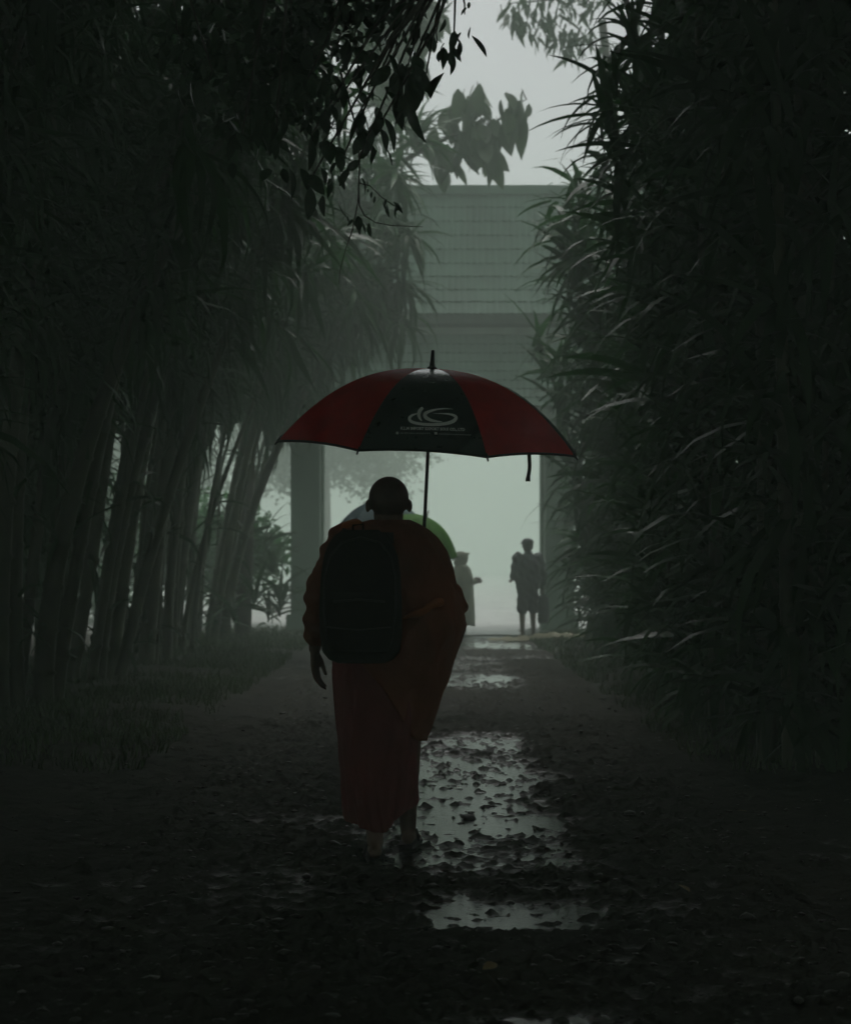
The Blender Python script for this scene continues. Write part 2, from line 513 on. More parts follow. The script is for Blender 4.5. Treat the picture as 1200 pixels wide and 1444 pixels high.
# ------------------------------------------------------------------ leaves
def strap_leaves(base, az, el, droop, length, width, seg=5, fold=False, side=None):
    """arched strap leaves; all args arrays of n"""
    n = len(az)
    prof = {5: [0.55, 1.0, 0.85, 0.5, 0.04], 7: [0.5, 0.85, 1.0, 0.92, 0.7, 0.4, 0.02]}[seg]
    pts = np.zeros((n, seg, 3)); pts[:,0] = base
    ds = length/(seg-1)
    tang = []
    for k in range(seg):
        e = el-droop*(k/(seg-1))**1.2
        t = np.stack([np.cos(az)*np.cos(e), np.sin(az)*np.cos(e), np.sin(e)], -1)
        tang.append(t)
        if k < seg-1:
            pts[:,k+1] = pts[:,k]+t*ds[:,None]
    tw = rng.normal(0, 0.35, n)
    h = np.stack([-np.sin(az)*np.cos(tw), np.cos(az)*np.cos(tw), np.sin(tw)], -1)
    w = width[:,None,None]*np.array(prof)[None,:,None]*0.5
    L = pts-h[:,None]*w; Rr = pts+h[:,None]*w
    if fold:
        up = np.stack([np.cross(tang[k], h) for k in range(seg)], 1)
        sgn = np.sign(up[...,2:3]+1e-9)
        up = up*sgn
        L = L+up*w*0.35; Rr = Rr+up*w*0.35
        V = np.stack([L, pts, Rr], 2).reshape(n, seg*3, 3)
        f = []
        for k in range(seg-1):
            f += [(3*k,3*k+1,3*k+4,3*k+3), (3*k+1,3*k+2,3*k+5,3*k+4)]
        F = (np.array(f)[None]+seg*3*np.arange(n)[:,None,None]).reshape(-1,4)
    else:
        V = np.stack([L, Rr], 2).reshape(n, seg*2, 3)
        f = [(2*k,2*k+1,2*k+3,2*k+2) for k in range(seg-1)]
        F = (np.array(f)[None]+seg*2*np.arange(n)[:,None,None]).reshape(-1,4)
    return V.reshape(-1,3), F

def rosette_params(n, el_lo, el_hi, droop, length, width):
    az = rng.random(n)*2*math.pi
    u = rng.random(n)
    el = R(el_lo)+(R(el_hi)-R(el_lo))*u
    dr = droop*(0.5+0.9*rng.random(n))*(1.1-0.5*u)
    return az, el, dr, length*(0.45+0.85*rng.random(n)), width*(0.75+0.5*rng.random(n))

# shared strap-leaf meshes for the leaves that can be told apart
LEAF_VAR = []
for el in (65, 45, 25, 5, -20, -45):
    for dr in (0.6, 1.3):
        V, F = strap_leaves(np.zeros((1,3)), np.array([0.0]), np.array([R(el)]), np.array([dr]), np.array([1.0]), np.array([0.092]), 7, True)
        me = mesh_np('strap_leaf', V, F, True); me.materials.append(M['cane_leaf'])
        LEAF_VAR.append((el, dr, me))

def hero_rosette(parent, pos, n, length, el_lo=-50, el_hi=70, az_c=None, az_s=None, wscale=1.0):
    base = parent.location
    for i in range(n):
        el = el_lo+(el_hi-el_lo)*random.random()
        cands = sorted(LEAF_VAR, key=lambda t: abs(t[0]-el))[:2]
        me = random.choice(cands)[2]
        o = bpy.data.objects.new('leaf', me); COL.objects.link(o)
        o.parent = parent
        L = length*random.uniform(0.65, 1.2)
        az = random.random()*2*math.pi if az_c is None else az_c+random.gauss(0, az_s)
        o.location = Vector(pos)-base+Vector((0,0,random.uniform(-0.14,0.14)))
        o.rotation_euler = (random.gauss(0, 0.25), random.gauss(0, 0.12), az)
        o.scale = (L, L*random.uniform(0.75, 1.2)*wscale, L)

# ------------------------------------------------------------------ cane clumps along both sides
def stem_curve(p0, top, bow, n=12):
    p0 = Vector(p0); top = Vector(top)
    pts = []
    for k in range(n+1):
        t = k/n
        q = p0.lerp(top, t)
        h = t**1.7-t
        q.x += bow[0]*h; q.y += bow[1]*h
        pts.append(q)
    return pts

def cane_clump(name, label, group, x, y, n_stem, height, lean, spread, leaf_from, ros_gap, leaf_len, droop, nleaf, rad=0.07, seed=1, leafw=0.06, el=(-55, 70), inner=0.35):
    random.seed(seed)
    root = thing(name, label, 'plant', (x, y, 0), 0, group)
    Vs, Fs, off = [], [], 0
    for s in range(n_stem):
        a = 2*math.pi*(s+random.random()*0.7)/n_stem
        r0 = inner*random.uniform(0.3, 1.0)
        b = Vector((math.cos(a)*r0, math.sin(a)*r0*1.2, -0.03))
        hh = height*random.uniform(0.72, 1.05)
        t = Vector((b.x+lean[0]*random.uniform(0.55, 1.2)+math.cos(a)*spread*random.uniform(0.4, 1.0),
                    b.y+lean[1]+math.sin(a)*spread*random.uniform(0.4, 1.0), hh))
        pts = stem_curve(b, t, (lean[0]*random.uniform(0.3, 1.4)+math.cos(a)*spread*0.5+random.gauss(0, 0.18), math.sin(a)*spread*0.4), 16)
        rr = rad*random.choice((0.45, 0.6, 0.8, 1.0, 1.25))*random.uniform(0.85, 1.1)
        # ringed cane: a slight swelling at every node
        P2, R2 = [], []
        for k in range(len(pts)-1):
            for (u, f) in ((0.0, 1.20), (0.07, 0.98), (0.90, 0.95)):
                P2.append(pts[k].lerp(pts[k+1], u)); R2.append(rr*f*(1-0.55*(k+u)/16))
        P2.append(pts[-1]); R2.append(rr*0.4)
        MB().tube(P2, R2, 9).build('stem', M['cane_stem'], root, True)
        # side shoots and dead sheaths low on the cane
        for _ in range(3):
            tt = random.uniform(0.08, 0.45); k = int(tt*16); q = pts[k]
            m = random.randint(2, 5)
            az, e, dr, L, W = rosette_params(m, -30, 60, 1.5, leaf_len*0.6, leafw*0.8)
            V, F = strap_leaves(np.array([q.x, q.y, q.z])+rng.normal(0, 0.03, (m, 3)), az, e, dr, L, W, 5)
            Vs.append(V); Fs.append(F+off); off += len(V)
        z = leaf_from*random.uniform(0.8, 1.25)
        while z < hh+0.05:
            tt = min(1, z/hh)
            k = min(len(pts)-2, int(tt*16)); q = pts[k].lerp(pts[k+1], tt*16-k)
            m = max(6, int(nleaf*random.uniform(0.7, 1.2)))
            az, e, dr, L, W = rosette_params(m, el[0], el[1], droop, leaf_len, leafw)
            base = np.array([q.x, q.y, q.z])+rng.normal(0, 0.05, (m, 3))
            V, F = strap_leaves(base, az, e, dr, L, W, 5)
            Vs.append(V); Fs.append(F+off); off += len(V)
            z += ros_gap*random.uniform(0.7, 1.3)
    link('foliage', mesh_np('foliage', np.concatenate(Vs), np.concatenate(Fs), True), M['cane_leaf'], root, 'stuff')
    return root

GL, GR = 'leaning cane plants in the left row', 'strap-leaved plants in the right row'
ORD = ['first', 'second', 'third', 'fourth', 'fifth', 'sixth', 'seventh', 'eighth', 'ninth', 'tenth']
left_spec = [  # x, y, stems, height, lean x, spread, leaf_from, radius
    (-3.45, 34.0, 7, 6.4, 1.00, 0.95, 4.0, 0.070),
    (-3.35, 30.6, 9, 7.4, 1.55, 1.15, 3.9, 0.075),
    (-3.50, 27.3, 9, 7.8, 1.25, 1.25, 3.8, 0.080),
    (-3.45, 24.0, 9, 8.2, 1.35, 1.25, 3.7, 0.080),
    (-3.50, 20.6, 9, 8.2, 1.40, 1.25, 3.4, 0.085),
    (-3.55, 17.2, 9, 8.0, 1.30, 1.20, 2.9, 0.085),
    (-3.85, 13.6, 8, 7.8, 0.95, 1.10, 2.4, 0.080),
    (-4.95, 26.0, 7, 6.4, 0.60, 1.00, 1.6, 0.060),
    (-4.85, 22.0, 7, 6.8, 0.60, 1.00, 1.5, 0.060),
    (-4.75, 18.2, 7, 6.8, 0.60, 1.00, 1.4, 0.060),
]
LEFT = []
for i, (x, y, ns, h, ln, sp, lf, rd) in enumerate(left_spec):
    lab = 'leaning cane clump in the left row, %s from the gate' % (ORD[i] if i else 'closest of all')
    if i > 6: lab = 'bushy cane clump standing behind the left row, %s of three' % ORD[i-7]
    if i == 0: lab = 'misty cane clump beside the left gate pillar, last of the left row'
    LEFT.append(cane_clump('cane_clump', lab, GL, x, y, ns, h, (ln, 0.1), sp, lf, 0.24, 0.95, 1.7, 24, rd, 20+i, 0.062, (-70, 50)))
right_spec = [
    (2.88, 31.0, 6, 2.7, -0.10, 0.50, 0.40, 0.055),
    (2.78, 27.6, 7, 4.6, -0.40, 0.55, 0.40, 0.060),
    (2.68, 24.2, 7, 5.7, -0.50, 0.55, 0.45, 0.065),
    (2.75, 21.2, 7, 7.4, -0.05, 0.55, 0.40, 0.065),
    (2.45, 18.4, 7, 7.6, 0.30, 0.55, 0.40, 0.065),
    (2.35, 15.6, 8, 7.6, 0.35, 0.55, 0.40, 0.065),
    (2.45, 12.6, 8, 7.4, 0.20, 0.55, 0.40, 0.065),
]
RIGHT = []
for i, (x, y, ns, h, ln, sp, lf, rd) in enumerate(right_spec):
    lab = 'dark strap-leaved clump in the right row, %s from the gate' % ORD[i]
    if i == 0: lab = 'low strap-leaved clump hiding the right gate pillar foot'
    RIGHT.append(cane_clump('dracaena_clump', lab, GR, x, y, ns, h, (ln, 0.0), sp, lf, 0.33, 0.82, 1.15, 17, rd, 60+i, 0.088, (-45, 65)))

# heads of leaves whose single leaves stand out against the mist
random.seed(5)
for (px, py, d, k, n, L) in [(868, 120, 18.5, 4, 24, .72), (862, 175, 18.2, 4, 22, .70), (872, 235, 18.0, 4, 22, .68), (895, 60, 18.6, 4, 20, .75),
                             (880, 290, 18.4, 4, 22, .75), (870, 330, 19.5, 4, 18, .7), (905, 200, 17.5, 5, 18, .7), (930, 130, 17.0, 5, 16, .75),
                             (815, 300, 25.0, 2, 20, .72), (818, 345, 25.4, 2, 18, .70), (800, 410, 27.6, 1, 26, .72), (806, 385, 27.2, 1, 18, .7),
                             (795, 520, 28.8, 1, 28, .72), (800, 555, 28.5, 1, 18, .72), (812, 470, 27.5, 1, 18, .72),
                             (825, 700, 30.5, 1, 14, .60), (806, 805, 31.8, 0, 18, .56), (815, 850, 31.5, 0, 18, .56), (818, 760, 31.8, 0, 14, .56),
                             (830, 780, 29.0, 1, 18, .6), (960, 240, 17.0, 5, 12, .85), (900, 330, 18.6, 4, 14, .85), (910, 520, 19.0, 4, 10, .85)]:
    d *= 0.94
    hero_rosette(RIGHT[k], P(px, py, d), n, L*0.96, -45, 70)
for (px, py, d, k, n, L, lo, hi) in [(588, 200, 29.0, 1, 34, .80, -10, 80), (560, 250, 28.0, 1, 26, .85, -70, 50), (575, 330, 29.5, 1, 26, .85, -75, 20),
                                     (560, 400, 30.0, 1, 24, .85, -75, 10), (535, 440, 31.0, 0, 22, .85, -75, 10), (545, 300, 29.0, 1, 24, .85, -75, 20),
                                     (500, 420, 27.5, 2, 20, .9, -75, 10), (470, 330, 24.5, 3, 20, .9, -70, 30), (430, 380, 24.0, 3, 20, .9, -75, 10),
                                     (390, 450, 24.2, 3, 18, .9, -75, 10), (330, 470, 21.0, 4, 16, .9, -75, 10), (400, 280, 20.6, 4, 16, .9, -70, 30),
                                     (505, 470, 31.5, 0, 20, .8, -75, 10), (265, 180, 13.0, 6, 8, .9, -50, 10)]:
    hero_rosette(LEFT[k], P(px, py, d), n, L, lo, hi)
# thick misty leaf mass hanging over the left end of the roof
Vs, Fs, off = [], [], 0
for _ in range(46):
    q = P(random.uniform(455, 572), random.uniform(140, 455), random.uniform(29.5, 32.0))-LEFT[1].location
    az, e, dr, L, W = rosette_params(22, -75, 35, 1.6, 0.85, 0.075)
    V, F = strap_leaves(np.array(q)+rng.normal(0, 0.06, (22, 3)), az, e, dr, L, W, 5)
    Vs.append(V); Fs.append(F+off); off += len(V)
link('hanging_foliage', mesh_np('hanging_foliage', np.concatenate(Vs), np.concatenate(Fs), True), M['cane_leaf'], LEFT[1], 'stuff')
# low tufts at the left gate pillar
for (px, py, d) in [(385, 800, 34.5), (360, 850, 32.5), (395, 860, 34.8), (330, 870, 30.0), (372, 770, 34.0), (350, 800, 33.6), (398, 835, 35.2), (378, 872, 35.0), (345, 760, 33.0)]:
    hero_rosette(LEFT[0 if d > 32 else 1], P(px, py, d), 16, 0.75, 0, 70)

# ------------------------------------------------------------------ gate
gate = thing('temple_gate', 'tall gateway with tiered tiled roof on two square pillars in mist', 'gate', (0.11, 37.0, 0))
def lb(name, mat, parent, *boxes):
    m = MB()
    for b in boxes: m.box(*b)
    return m.build(name, mat, parent)
for (xa, xb) in ((-2.60, -2.07), (2.11, 2.64)):
    p = lb('pillar', M['plaster'], gate, (xa, xb, -0.28, 0.28, 0.30, 3.75))
    lb('plinth', M['plaster'], p, (xa-.08, xb+.08, -0.36, 0.36, -0.05, 0.30))
    lb('capital', M['pale_trim'], p, (xa-.05, xb+.05, -0.33, 0.33, 3.46, 3.60), (xa-.10, xb+.10, -0.38, 0.38, 3.602, 3.72))
    p2 = lb('pillar', M['plaster'], gate, (xa+.02, xb-.02, 1.6, 2.1, -0.05, 3.75))
lb('lintel', M['plaster'], gate, (-3.2, 3.24, -0.24, 0.24, 3.752, 4.20))
lb('lintel', M['plaster'], gate, (-3.2, 3.24, 1.62, 2.08, 3.752, 4.20))
lb('ceiling', M['wood'], gate, (-3.6, 3.64, -0.9, 2.75, 4.202, 4.28))
lb('fascia', M['pale_trim'], gate, (-4.3, 4.34, -1.18, -1.10, 3.86, 4.04))
lb('drum_wall', M['wood'], gate, (-3.5, 3.54, -0.10, 1.95, 4.282, 6.0))
roof = MB()
roof.add([(-4.3,-1.1,4.04),(4.34,-1.1,4.04),(4.34,0.1,5.5),(-4.3,0.1,5.5)], [(0,1,2,3)])
roof = roof.build('roof', M['wood'], gate)
def roof_profile(pts, n):
    pts = [Vector(p) for p in pts]
    d = [0]
    for a, b in zip(pts, pts[1:]): d.append(d[-1]+(b-a).length)
    o = []
    for i in range(n+1):
        t = d[-1]*i/n
        k = max(j for j in range(len(pts)-1) if d[j] <= t+1e-9)
        u = (t-d[k])/(d[k+1]-d[k])
        o.append(pts[k].lerp(pts[k+1], min(1, u)))
    return o
def tile_courses(prof, x0, x1, parent, wtile=0.115):
    nt_ = int((x1-x0)/wtile); per = 6
    for a, b in zip(prof, prof[1:]):          # a = upper edge, b = lower edge (y, z)
        dy, dz = b.x-a.x, b.y-a.y
        L = math.hypot(dy, dz); ny_, nz_ = dz/L*-1, dy/L
        if nz_ < 0: ny_, nz_ = -ny_, -nz_
        V = []; F = []
        cols = nt_*per+1
        for k in range(cols):
            x = x0+(x1-x0)*k/(cols-1); ph = (k % per)/per
            crown = 0.012*abs(math.sin(math.pi*ph))
            tip = 0.03*math.sin(math.pi*ph)
            jit = 0.004*math.sin(k*12.9898+a.y*7)
            for (t, lift) in ((0.0, 0.0), (1.0+tip/L*1.0+0.06, 0.024), (1.0+tip/L+0.06, -0.004)):
                y = a.x+dy*t+ny_*(crown+lift+jit); z = a.y+dz*t+nz_*(crown+lift+jit)
                V.append((x, y, z))
        for k in range(cols-1):
            F += [(3*k,3*k+1,3*k+4,3*k+3), (3*k+1,3*k+2,3*k+5,3*k+4)]
        link('tile_course', mesh_py('tile_course', V, F), M['tile'], parent)
upper = roof_profile([(1.0, 8.36), (0.62, 7.55), (0.25, 6.85), (-0.12, 6.28), (-0.48, 5.86)], 9)
upper_b = [Vector((2.0-p.x, p.y)) for p in upper]
tile_courses(upper, -4.1, 4.14, roof)
tile_courses(upper_b, -4.1, 4.14, roof)
lower = roof_profile([(-0.14, 5.50), (-0.50, 5.02), (-0.85, 4.55), (-1.25, 4.10)], 8)
lower_b = [Vector((2.0-p.x, p.y)) for p in lower]
tile_courses(lower, -4.4, 4.44, roof)
tile_courses(lower_b, -4.4, 4.44, roof)
lb('ridge', M['tile'], roof, (-4.15, 4.19, 0.88, 1.12, 8.30, 8.47))
lb('eave_board', M['wood'], roof, (-4.1, 4.14, -0.46, -0.40, 5.68, 5.86))
lb('flashing', M['pale_trim'], roof, (-4.2, 4.24, -0.24, -0.12, 5.50, 5.62))
for s in (-1, 1):
    xx = 0.02+s*4.06
    MB().add([(xx,-0.4,5.9),(xx,0.2,6.75),(xx,0.62,7.5),(xx,1.0,8.32),(xx,1.38,7.5),(xx,1.8,6.75),(xx,2.4,5.9),
              (xx-s*.06,-0.4,5.9),(xx-s*.06,0.2,6.75),(xx-s*.06,0.62,7.5),(xx-s*.06,1.0,8.32),(xx-s*.06,1.38,7.5),(xx-s*.06,1.8,6.75),(xx-s*.06,2.4,5.9)],
             [(0,1,2,3,4,5,6),(13,12,11,10,9,8,7)]).build('gable_wall', M['wood'], gate)

# worn yellow kerb the man stands at
V = []; F = []
n = 26
for k in range(n+1):
    t = k/n; x = 1.02+1.75*t; y = 32.35+0.25*math.sin(t*math.pi)-0.25*t
    hh = 0.05*math.sin(math.pi*min(1, max(0.04, t*1.0)))**0.5+0.015*math.sin(k*1.7)
    for (dy, f) in ((-0.20, -0.5), (-0.13, 0.75), (0.0, 1.0), (0.14, 0.75), (0.22, -0.5)):
        V.append((x, y+dy, 0.02+0.06*smoothstep(1.5, 2.1, np.array(x)).item()+hh*f))
for k in range(n):
    for j in range(4): F.append((5*k+j, 5*(k+1)+j, 5*(k+1)+j+1, 5*k+j+1))
tag(link('kerb', mesh_py('kerb', V, F, True), M['kerb']), 'low worn yellow kerb at the foot of the right gate pillar', 'kerb')

# barred fence seen through the gap right of the pillar
fence = thing('bar_fence', 'thin barred fence behind the right gate pillar', 'fence', (2.75, 41.0, 0))
for k in range(16):
    MB().tube([(0, 0, 0.35+k*0.125), (3.2, 0, 0.35+k*0.125)], 0.016, 6).build('bar', M['metal'], fence, True)
for xx in (0.0, 1.05, 2.1, 3.2):
    lb('post', M['metal'], fence, (xx-.04, xx+.04, 0.02, 0.10, -0.05, 2.45))

# ------------------------------------------------------------------ broad-leaved trees
def broad_leaf_mesh(wid, curl, n=7):
    V = []; F = []
    prof = [0.10, 0.70, 0.96, 1.0, 0.86, 0.52, 0.03]
    for k in range(n):
        t = k/(n-1); w = wid*0.5*prof[k]
        z = -curl*t*t
        V += [(t, -w, z+0.18*w), (t, 0, z), (t, w, z+0.18*w)]
    for k in range(n-1):
        F += [(3*k,3*k+1,3*k+4,3*k+3), (3*k+1,3*k+2,3*k+5,3*k+4)]
    return V, F
BROAD = []
for wid, curl in ((0.46, 0.1), (0.52, 0.3), (0.40, 0.5)):
    V, F = broad_leaf_mesh(wid, curl)
    BROAD.append((V, F))
def broad_set(mat):
    o = []
    for V, F in BROAD:
        me = mesh_py('broad_leaf', V, F, True); me.materials.append(mat); o.append(me)
    return o
def leaf_objs(parent, meshes, pts, size, hang=0.8, spread=0.06):
    base = parent.location
    for p in pts:
        o = bpy.data.objects.new('leaf', random.choice(meshes)); COL.objects.link(o); o.parent = parent
        o.location = Vector(p)-base+Vector((random.gauss(0, spread), random.gauss(0, spread), random.gauss(0, spread)))
        o.rotation_euler = (random.gauss(0, 0.6), R(90)*hang*random.uniform(0.4, 1.15), random.random()*2*math.pi)
        s = size*random.uniform(0.55, 1.25)
        o.scale = (s, s, s)
def leaf_cloud(n, c, r, size, wid=0.5, seed=0, shell=0.35):
    g_ = np.random.default_rng(seed)
    d = g_.normal(0, 1, (n, 3)); d /= np.linalg.norm(d, axis=1)[:,None]
    rad = (shell+(1-shell)*g_.random(n))**0.6
    lump = 1+0.28*np.sin(d[:,0]*5+seed)*np.cos(d[:,1]*4+seed*2)+0.18*np.sin(d[:,2]*9+seed)
    p = np.array(c)+d*(rad*lump)[:,None]*np.array(r)
    a = g_.normal(0, 1, (n, 3)); a[:,2] -= 0.5; a /= np.linalg.norm(a, axis=1)[:,None]
    b = np.cross(a, g_.normal(0, 1, (n, 3))); b /= np.linalg.norm(b, axis=1)[:,None]
    s = (size*(0.6+0.8*g_.random(n)))[:,None]
    q = [p, p+a*s*0.45-b*s*wid*0.5, p+a*s, p+a*s*0.45+b*s*wid*0.5]
    V = np.stack(q, 1).reshape(-1,3)
    F = (np.array([[0,1,2,3]])[None]+4*np.arange(n)[:,None,None]).reshape(-1,4)
    return V, F

# creeper-hung tree whose branch hangs into the top of the picture, near the camera
random.seed(31)
t1 = thing('overhanging_tree', 'near tree outside the left edge, dark leafy branch and creepers hanging from above', 'tree', (-3.3, 11.2, 0))
tb = t1.location
def loc(px, py, d): return P(px, py, d)-tb
MB().tube([(0,0,-.05),(0.05,0,1.5),(0.1,0.05,3.0),(0.35,0.05,4.2),(0.7,0,5.0)], [.2,.17,.15,.12,.09], 12).build('trunk', M['bark'], t1, True)
limb = [(0.35,0.05,4.2), (1.1,-0.2,4.75), (1.9,-0.4,5.0), (2.6,-0.5,5.0), (3.15,-0.5,4.85), (3.5,-0.45,4.62)]
MB().tube(limb, [.09,.07,.05,.032,.018,.008], 8).build('limb', M['bark'], t1, True)
CL = [  # px, py, depth, leaves, size(px), spread(px)
    (655, 5, 10.8, 2, 26, 6), (640, 55, 10.9, 9, 34, 14), (615, 45, 10.8, 9, 42, 18), (600, 108, 10.7, 6, 58, 14), (575, 95, 10.7, 8, 52, 18),
    (560, 140, 10.8, 8, 48, 18), (585, 20, 10.9, 10, 40, 20), (545, 60, 10.7, 9, 40, 22), (520, 120, 10.6, 10, 44, 22), (500, 50, 10.7, 10, 34, 24),
    (500, 170, 10.6, 9, 40, 18), (525, 195, 10.7, 6, 34, 12), (470, 150, 10.6, 10, 44, 26), (480, 230, 10.6, 7, 40, 18), (450, 60, 10.8, 11, 42, 28),
    (440, 190, 10.6, 10, 44, 28), (540, 10, 10.8, 10, 36, 24), (430, 120, 10.6, 10, 44, 28), (410, 40, 10.7, 12, 44, 34), (390, 170, 10.5, 10, 46, 34),
    (510, 215, 10.6, 4, 24, 8), (522, 262, 10.6, 4, 18, 5), (540, 283, 10.6, 5, 18, 6), (556, 293, 10.6, 4, 17, 5), (505, 318, 10.6, 7, 20, 6), (488, 308, 10.6, 2, 18, 4),
    (360, 60, 10.5, 12, 48, 40), (340, 200, 10.4, 10, 46, 40), (300, 100, 10.4, 12, 48, 44), (250, 40, 10.4, 12, 48, 44), (440, 250, 10.5, 6, 40, 22)]
mset = broad_set(M['broad_leaf'])
tw = 0
for (px, py, d, n, spx, spr) in CL:
    q = P(px, py, d)
    leaf_objs(t1, mset, [q+Vector((random.gauss(0, spr/FPX*d), random.gauss(0, .08), random.gauss(0, spr*.8/FPX*d))) for _ in range(n)], spx*random.choice((.55,.8,1.0))/FPX*d, 0.85, 0.01)
    if spx > 22:
        e = q-tb
        s0 = min((Vector(l) for l in limb[1:]), key=lambda l: (l-e).length)
        mid = s0.lerp(e, 0.5)+Vector((random.gauss(0,.05), random.gauss(0,.05), 0.12))
        MB().tube([s0, mid, e, e+Vector((random.gauss(0,.02),0,-.06))], [.014,.009,.005,.003], 6).build('twig', M['twig'], t1, True)
d = 10.6
MB().tube([loc(*p, d) for p in ((480,100),(497,160),(506,195),(507,240),(505,285),(497,325),(488,350),(480,380),(478,400))], [.007,.006,.006,.005,.004,.004,.003,.003,.002], 6).build('creeper_stem', M['twig'], t1, True)
MB().tube([loc(*p, d) for p in ((506,262),(507,290),(514,304),(530,314),(552,318),(596,320))], [.004,.004,.004,.003,.003,.002], 6).build('creeper_stem', M['twig'], t1, True)
MB().tube([loc(*p, d) for p in ((507,258),(522,262),(538,278),(556,290),(568,294))], [.004,.003,.003,.003,.002], 6).build('creeper_stem', M['twig'], t1, True)
V, F = leaf_cloud(2600, (1.2, -0.3, 5.9), (2.0, 1.6, 0.9), 0.22, seed=3)
Vs, Fs, off = [V], [F], len(V)
for (px, py, rr_, n_) in ((445, 50, (.30,.3,.24), 200), (390, 110, (.32,.3,.36), 300), (500, 0, (.36,.3,.10), 140), (330, 60, (.5,.3,.45), 450)):
    V, F = leaf_cloud(n_, P(px, py, 10.9)-tb, rr_, 0.105, 0.45, px)
    Vs.append(V); Fs.append(F+off); off += len(V)
link('crown', mesh_np('crown', np.concatenate(Vs), np.concatenate(Fs)), M['broad_leaf'], t1, 'stuff')

# misty big-leaved tree behind the left row
random.seed(8)
t2 = thing('large_leaf_tree', 'pale misty tree with big drooping leaves reaching over the gate roof', 'tree', (-3.0, 32.6, 0))
tb = t2.location
MB().tube([(0,0,-.05),(0.1,0,3),(0.4,0,5.5),(1.2,0,7.0)], [.14,.12,.10,.07], 10).build('trunk', M['bark'], t2, True)
MB().tube([(1.2,0,7.0), loc(590,215,32.5), loc(640,190,32.4), loc(690,180,32.4), loc(725,150,32.4), loc(742,140,32.4)], [.07,.04,.03,.022,.015,.008], 8).build('limb', M['bark'], t2, True)
MB().tube([(1.2,0,7.0), loc(560,150,32.5), loc(565,60,32.5), loc(570,0,32.5)], [.06,.045,.035,.03], 8).build('limb', M['bark'], t2, True)
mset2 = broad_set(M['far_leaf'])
for (px, py, n, spx, spr) in [(655,135,7,46,9),(672,125,7,44,8),(665,160,6,48,9),(640,175,6,46,10),(718,150,6,44,7),(735,135,5,40,6),(738,158,4,44,4),(712,172,7,46,8),
                              (697,190,8,50,9),(680,205,8,50,9),(658,198,7,48,9),(645,215,6,46,8),(725,180,4,40,5),(620,205,8,46,12),(600,185,8,44,12),(630,160,4,40,8),(690,170,6,44,9),
                              (560,40,14,42,22),(545,90,14,42,22),(575,75,12,42,18),(530,30,14,44,24),(560,120,12,42,20)]:
    q = P(px, py, 32.4)
    s0 = min((P(*p_, 32.4)-tb for p_ in ((590,215),(640,190),(690,180),(725,150),(742,140),(560,150),(565,60))), key=lambda l: (l-(q-tb)).length)
    MB().tube([s0, s0.lerp(q-tb, .5)+Vector((0,0,.06)), q-tb+Vector((0,0,.12))], [.014,.010,.006], 6).build('twig', M['twig'], t2, True)
    leaf_objs(t2, mset2, [q+Vector((random.gauss(0, spr/FPX*32), random.gauss(0, .2), random.gauss(0, spr*.8/FPX*32))) for _ in range(n)], spx*0.95/FPX*32.4, 1.0, 0.03)
V, F = leaf_cloud(900, P(545, -10, 33)-tb, (0.9, 0.9, 1.1), 0.4, seed=5)
link('crown', mesh_np('crown', V, F), M['far_leaf'], t2, 'stuff')

# small-leaved tree reaching in from the top right
random.seed(12)
t3 = thing('willowy_tree', 'pale misty tree with small narrow leaves at the top right', 'tree', (3.9, 34.2, 0))
tb = t3.location
MB().tube([(0,0,-.05),(-0.1,0,3.5),(-0.4,-0.2,6.5),(-0.9,-0.4,10.5)], [.16,.14,.11,.07], 10).build('trunk', M['bark'], t3, True)
MB().tube([(-0.4,-0.2,6.5), loc(900,-10,33.6), loc(830,-10,33.4), loc(770,0,33.4), loc(715,5,33.4)], [.06,.045,.035,.02,.008], 8).build('limb', M['bark'], t3, True)
V, F = strap_leaves(np.zeros((1,3)), np.array([0.0]), np.array([0.0]), np.array([0.5]), np.array([1.0]), np.array([0.26]), 5)
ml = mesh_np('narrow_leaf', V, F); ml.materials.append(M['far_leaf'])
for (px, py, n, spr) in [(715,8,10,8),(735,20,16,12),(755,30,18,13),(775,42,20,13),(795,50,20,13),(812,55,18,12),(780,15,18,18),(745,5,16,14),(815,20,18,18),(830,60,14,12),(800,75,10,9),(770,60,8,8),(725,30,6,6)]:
    q = P(px, py, 33.4)
    leaf_objs(t3, [ml], [q+Vector((random.gauss(0, spr/FPX*33), random.gauss(0, .2), random.gauss(0, spr*.7/FPX*26))) for _ in range(n)], 26/FPX*33.4, 0.75, 0.02)
V, F = leaf_cloud(2600, P(840, -70, 33.6)-tb, (1.3, 1.0, 0.75), 0.24, 0.28, seed=9)
link('crown', mesh_np('crown', V, F), M['far_leaf'], t3, 'stuff')

# mostly unseen trees over and behind the rows, added to shade the lane
FOREST = []
def crown_mesh(seed, n=9100, size=0.085, clumps=14):
    Vs, Fs, off = [], [], 0
    r_ = np.random.default_rng(seed)
    for k in range(clumps):
        a_ = 2.4*k; q_ = 0.72*math.sqrt((k+0.3)/clumps)
        c = np.array([math.cos(a_)*q_, math.sin(a_)*q_, r_.normal(0, 0.22)])
        V, F = leaf_cloud(n//clumps, c, (0.40, 0.40, 0.36), size, 0.6, seed*10+k, 0.1)
        Vs.append(V); Fs.append(F+off); off += len(V)
    return mesh_np('forest_crown', np.concatenate(Vs), np.concatenate(Fs))
CROWNS = [crown_mesh(s) for s in (1, 2, 3)]
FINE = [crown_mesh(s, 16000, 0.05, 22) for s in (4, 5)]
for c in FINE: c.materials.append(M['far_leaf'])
for c in CROWNS: c.materials.append(M['canopy_leaf'])
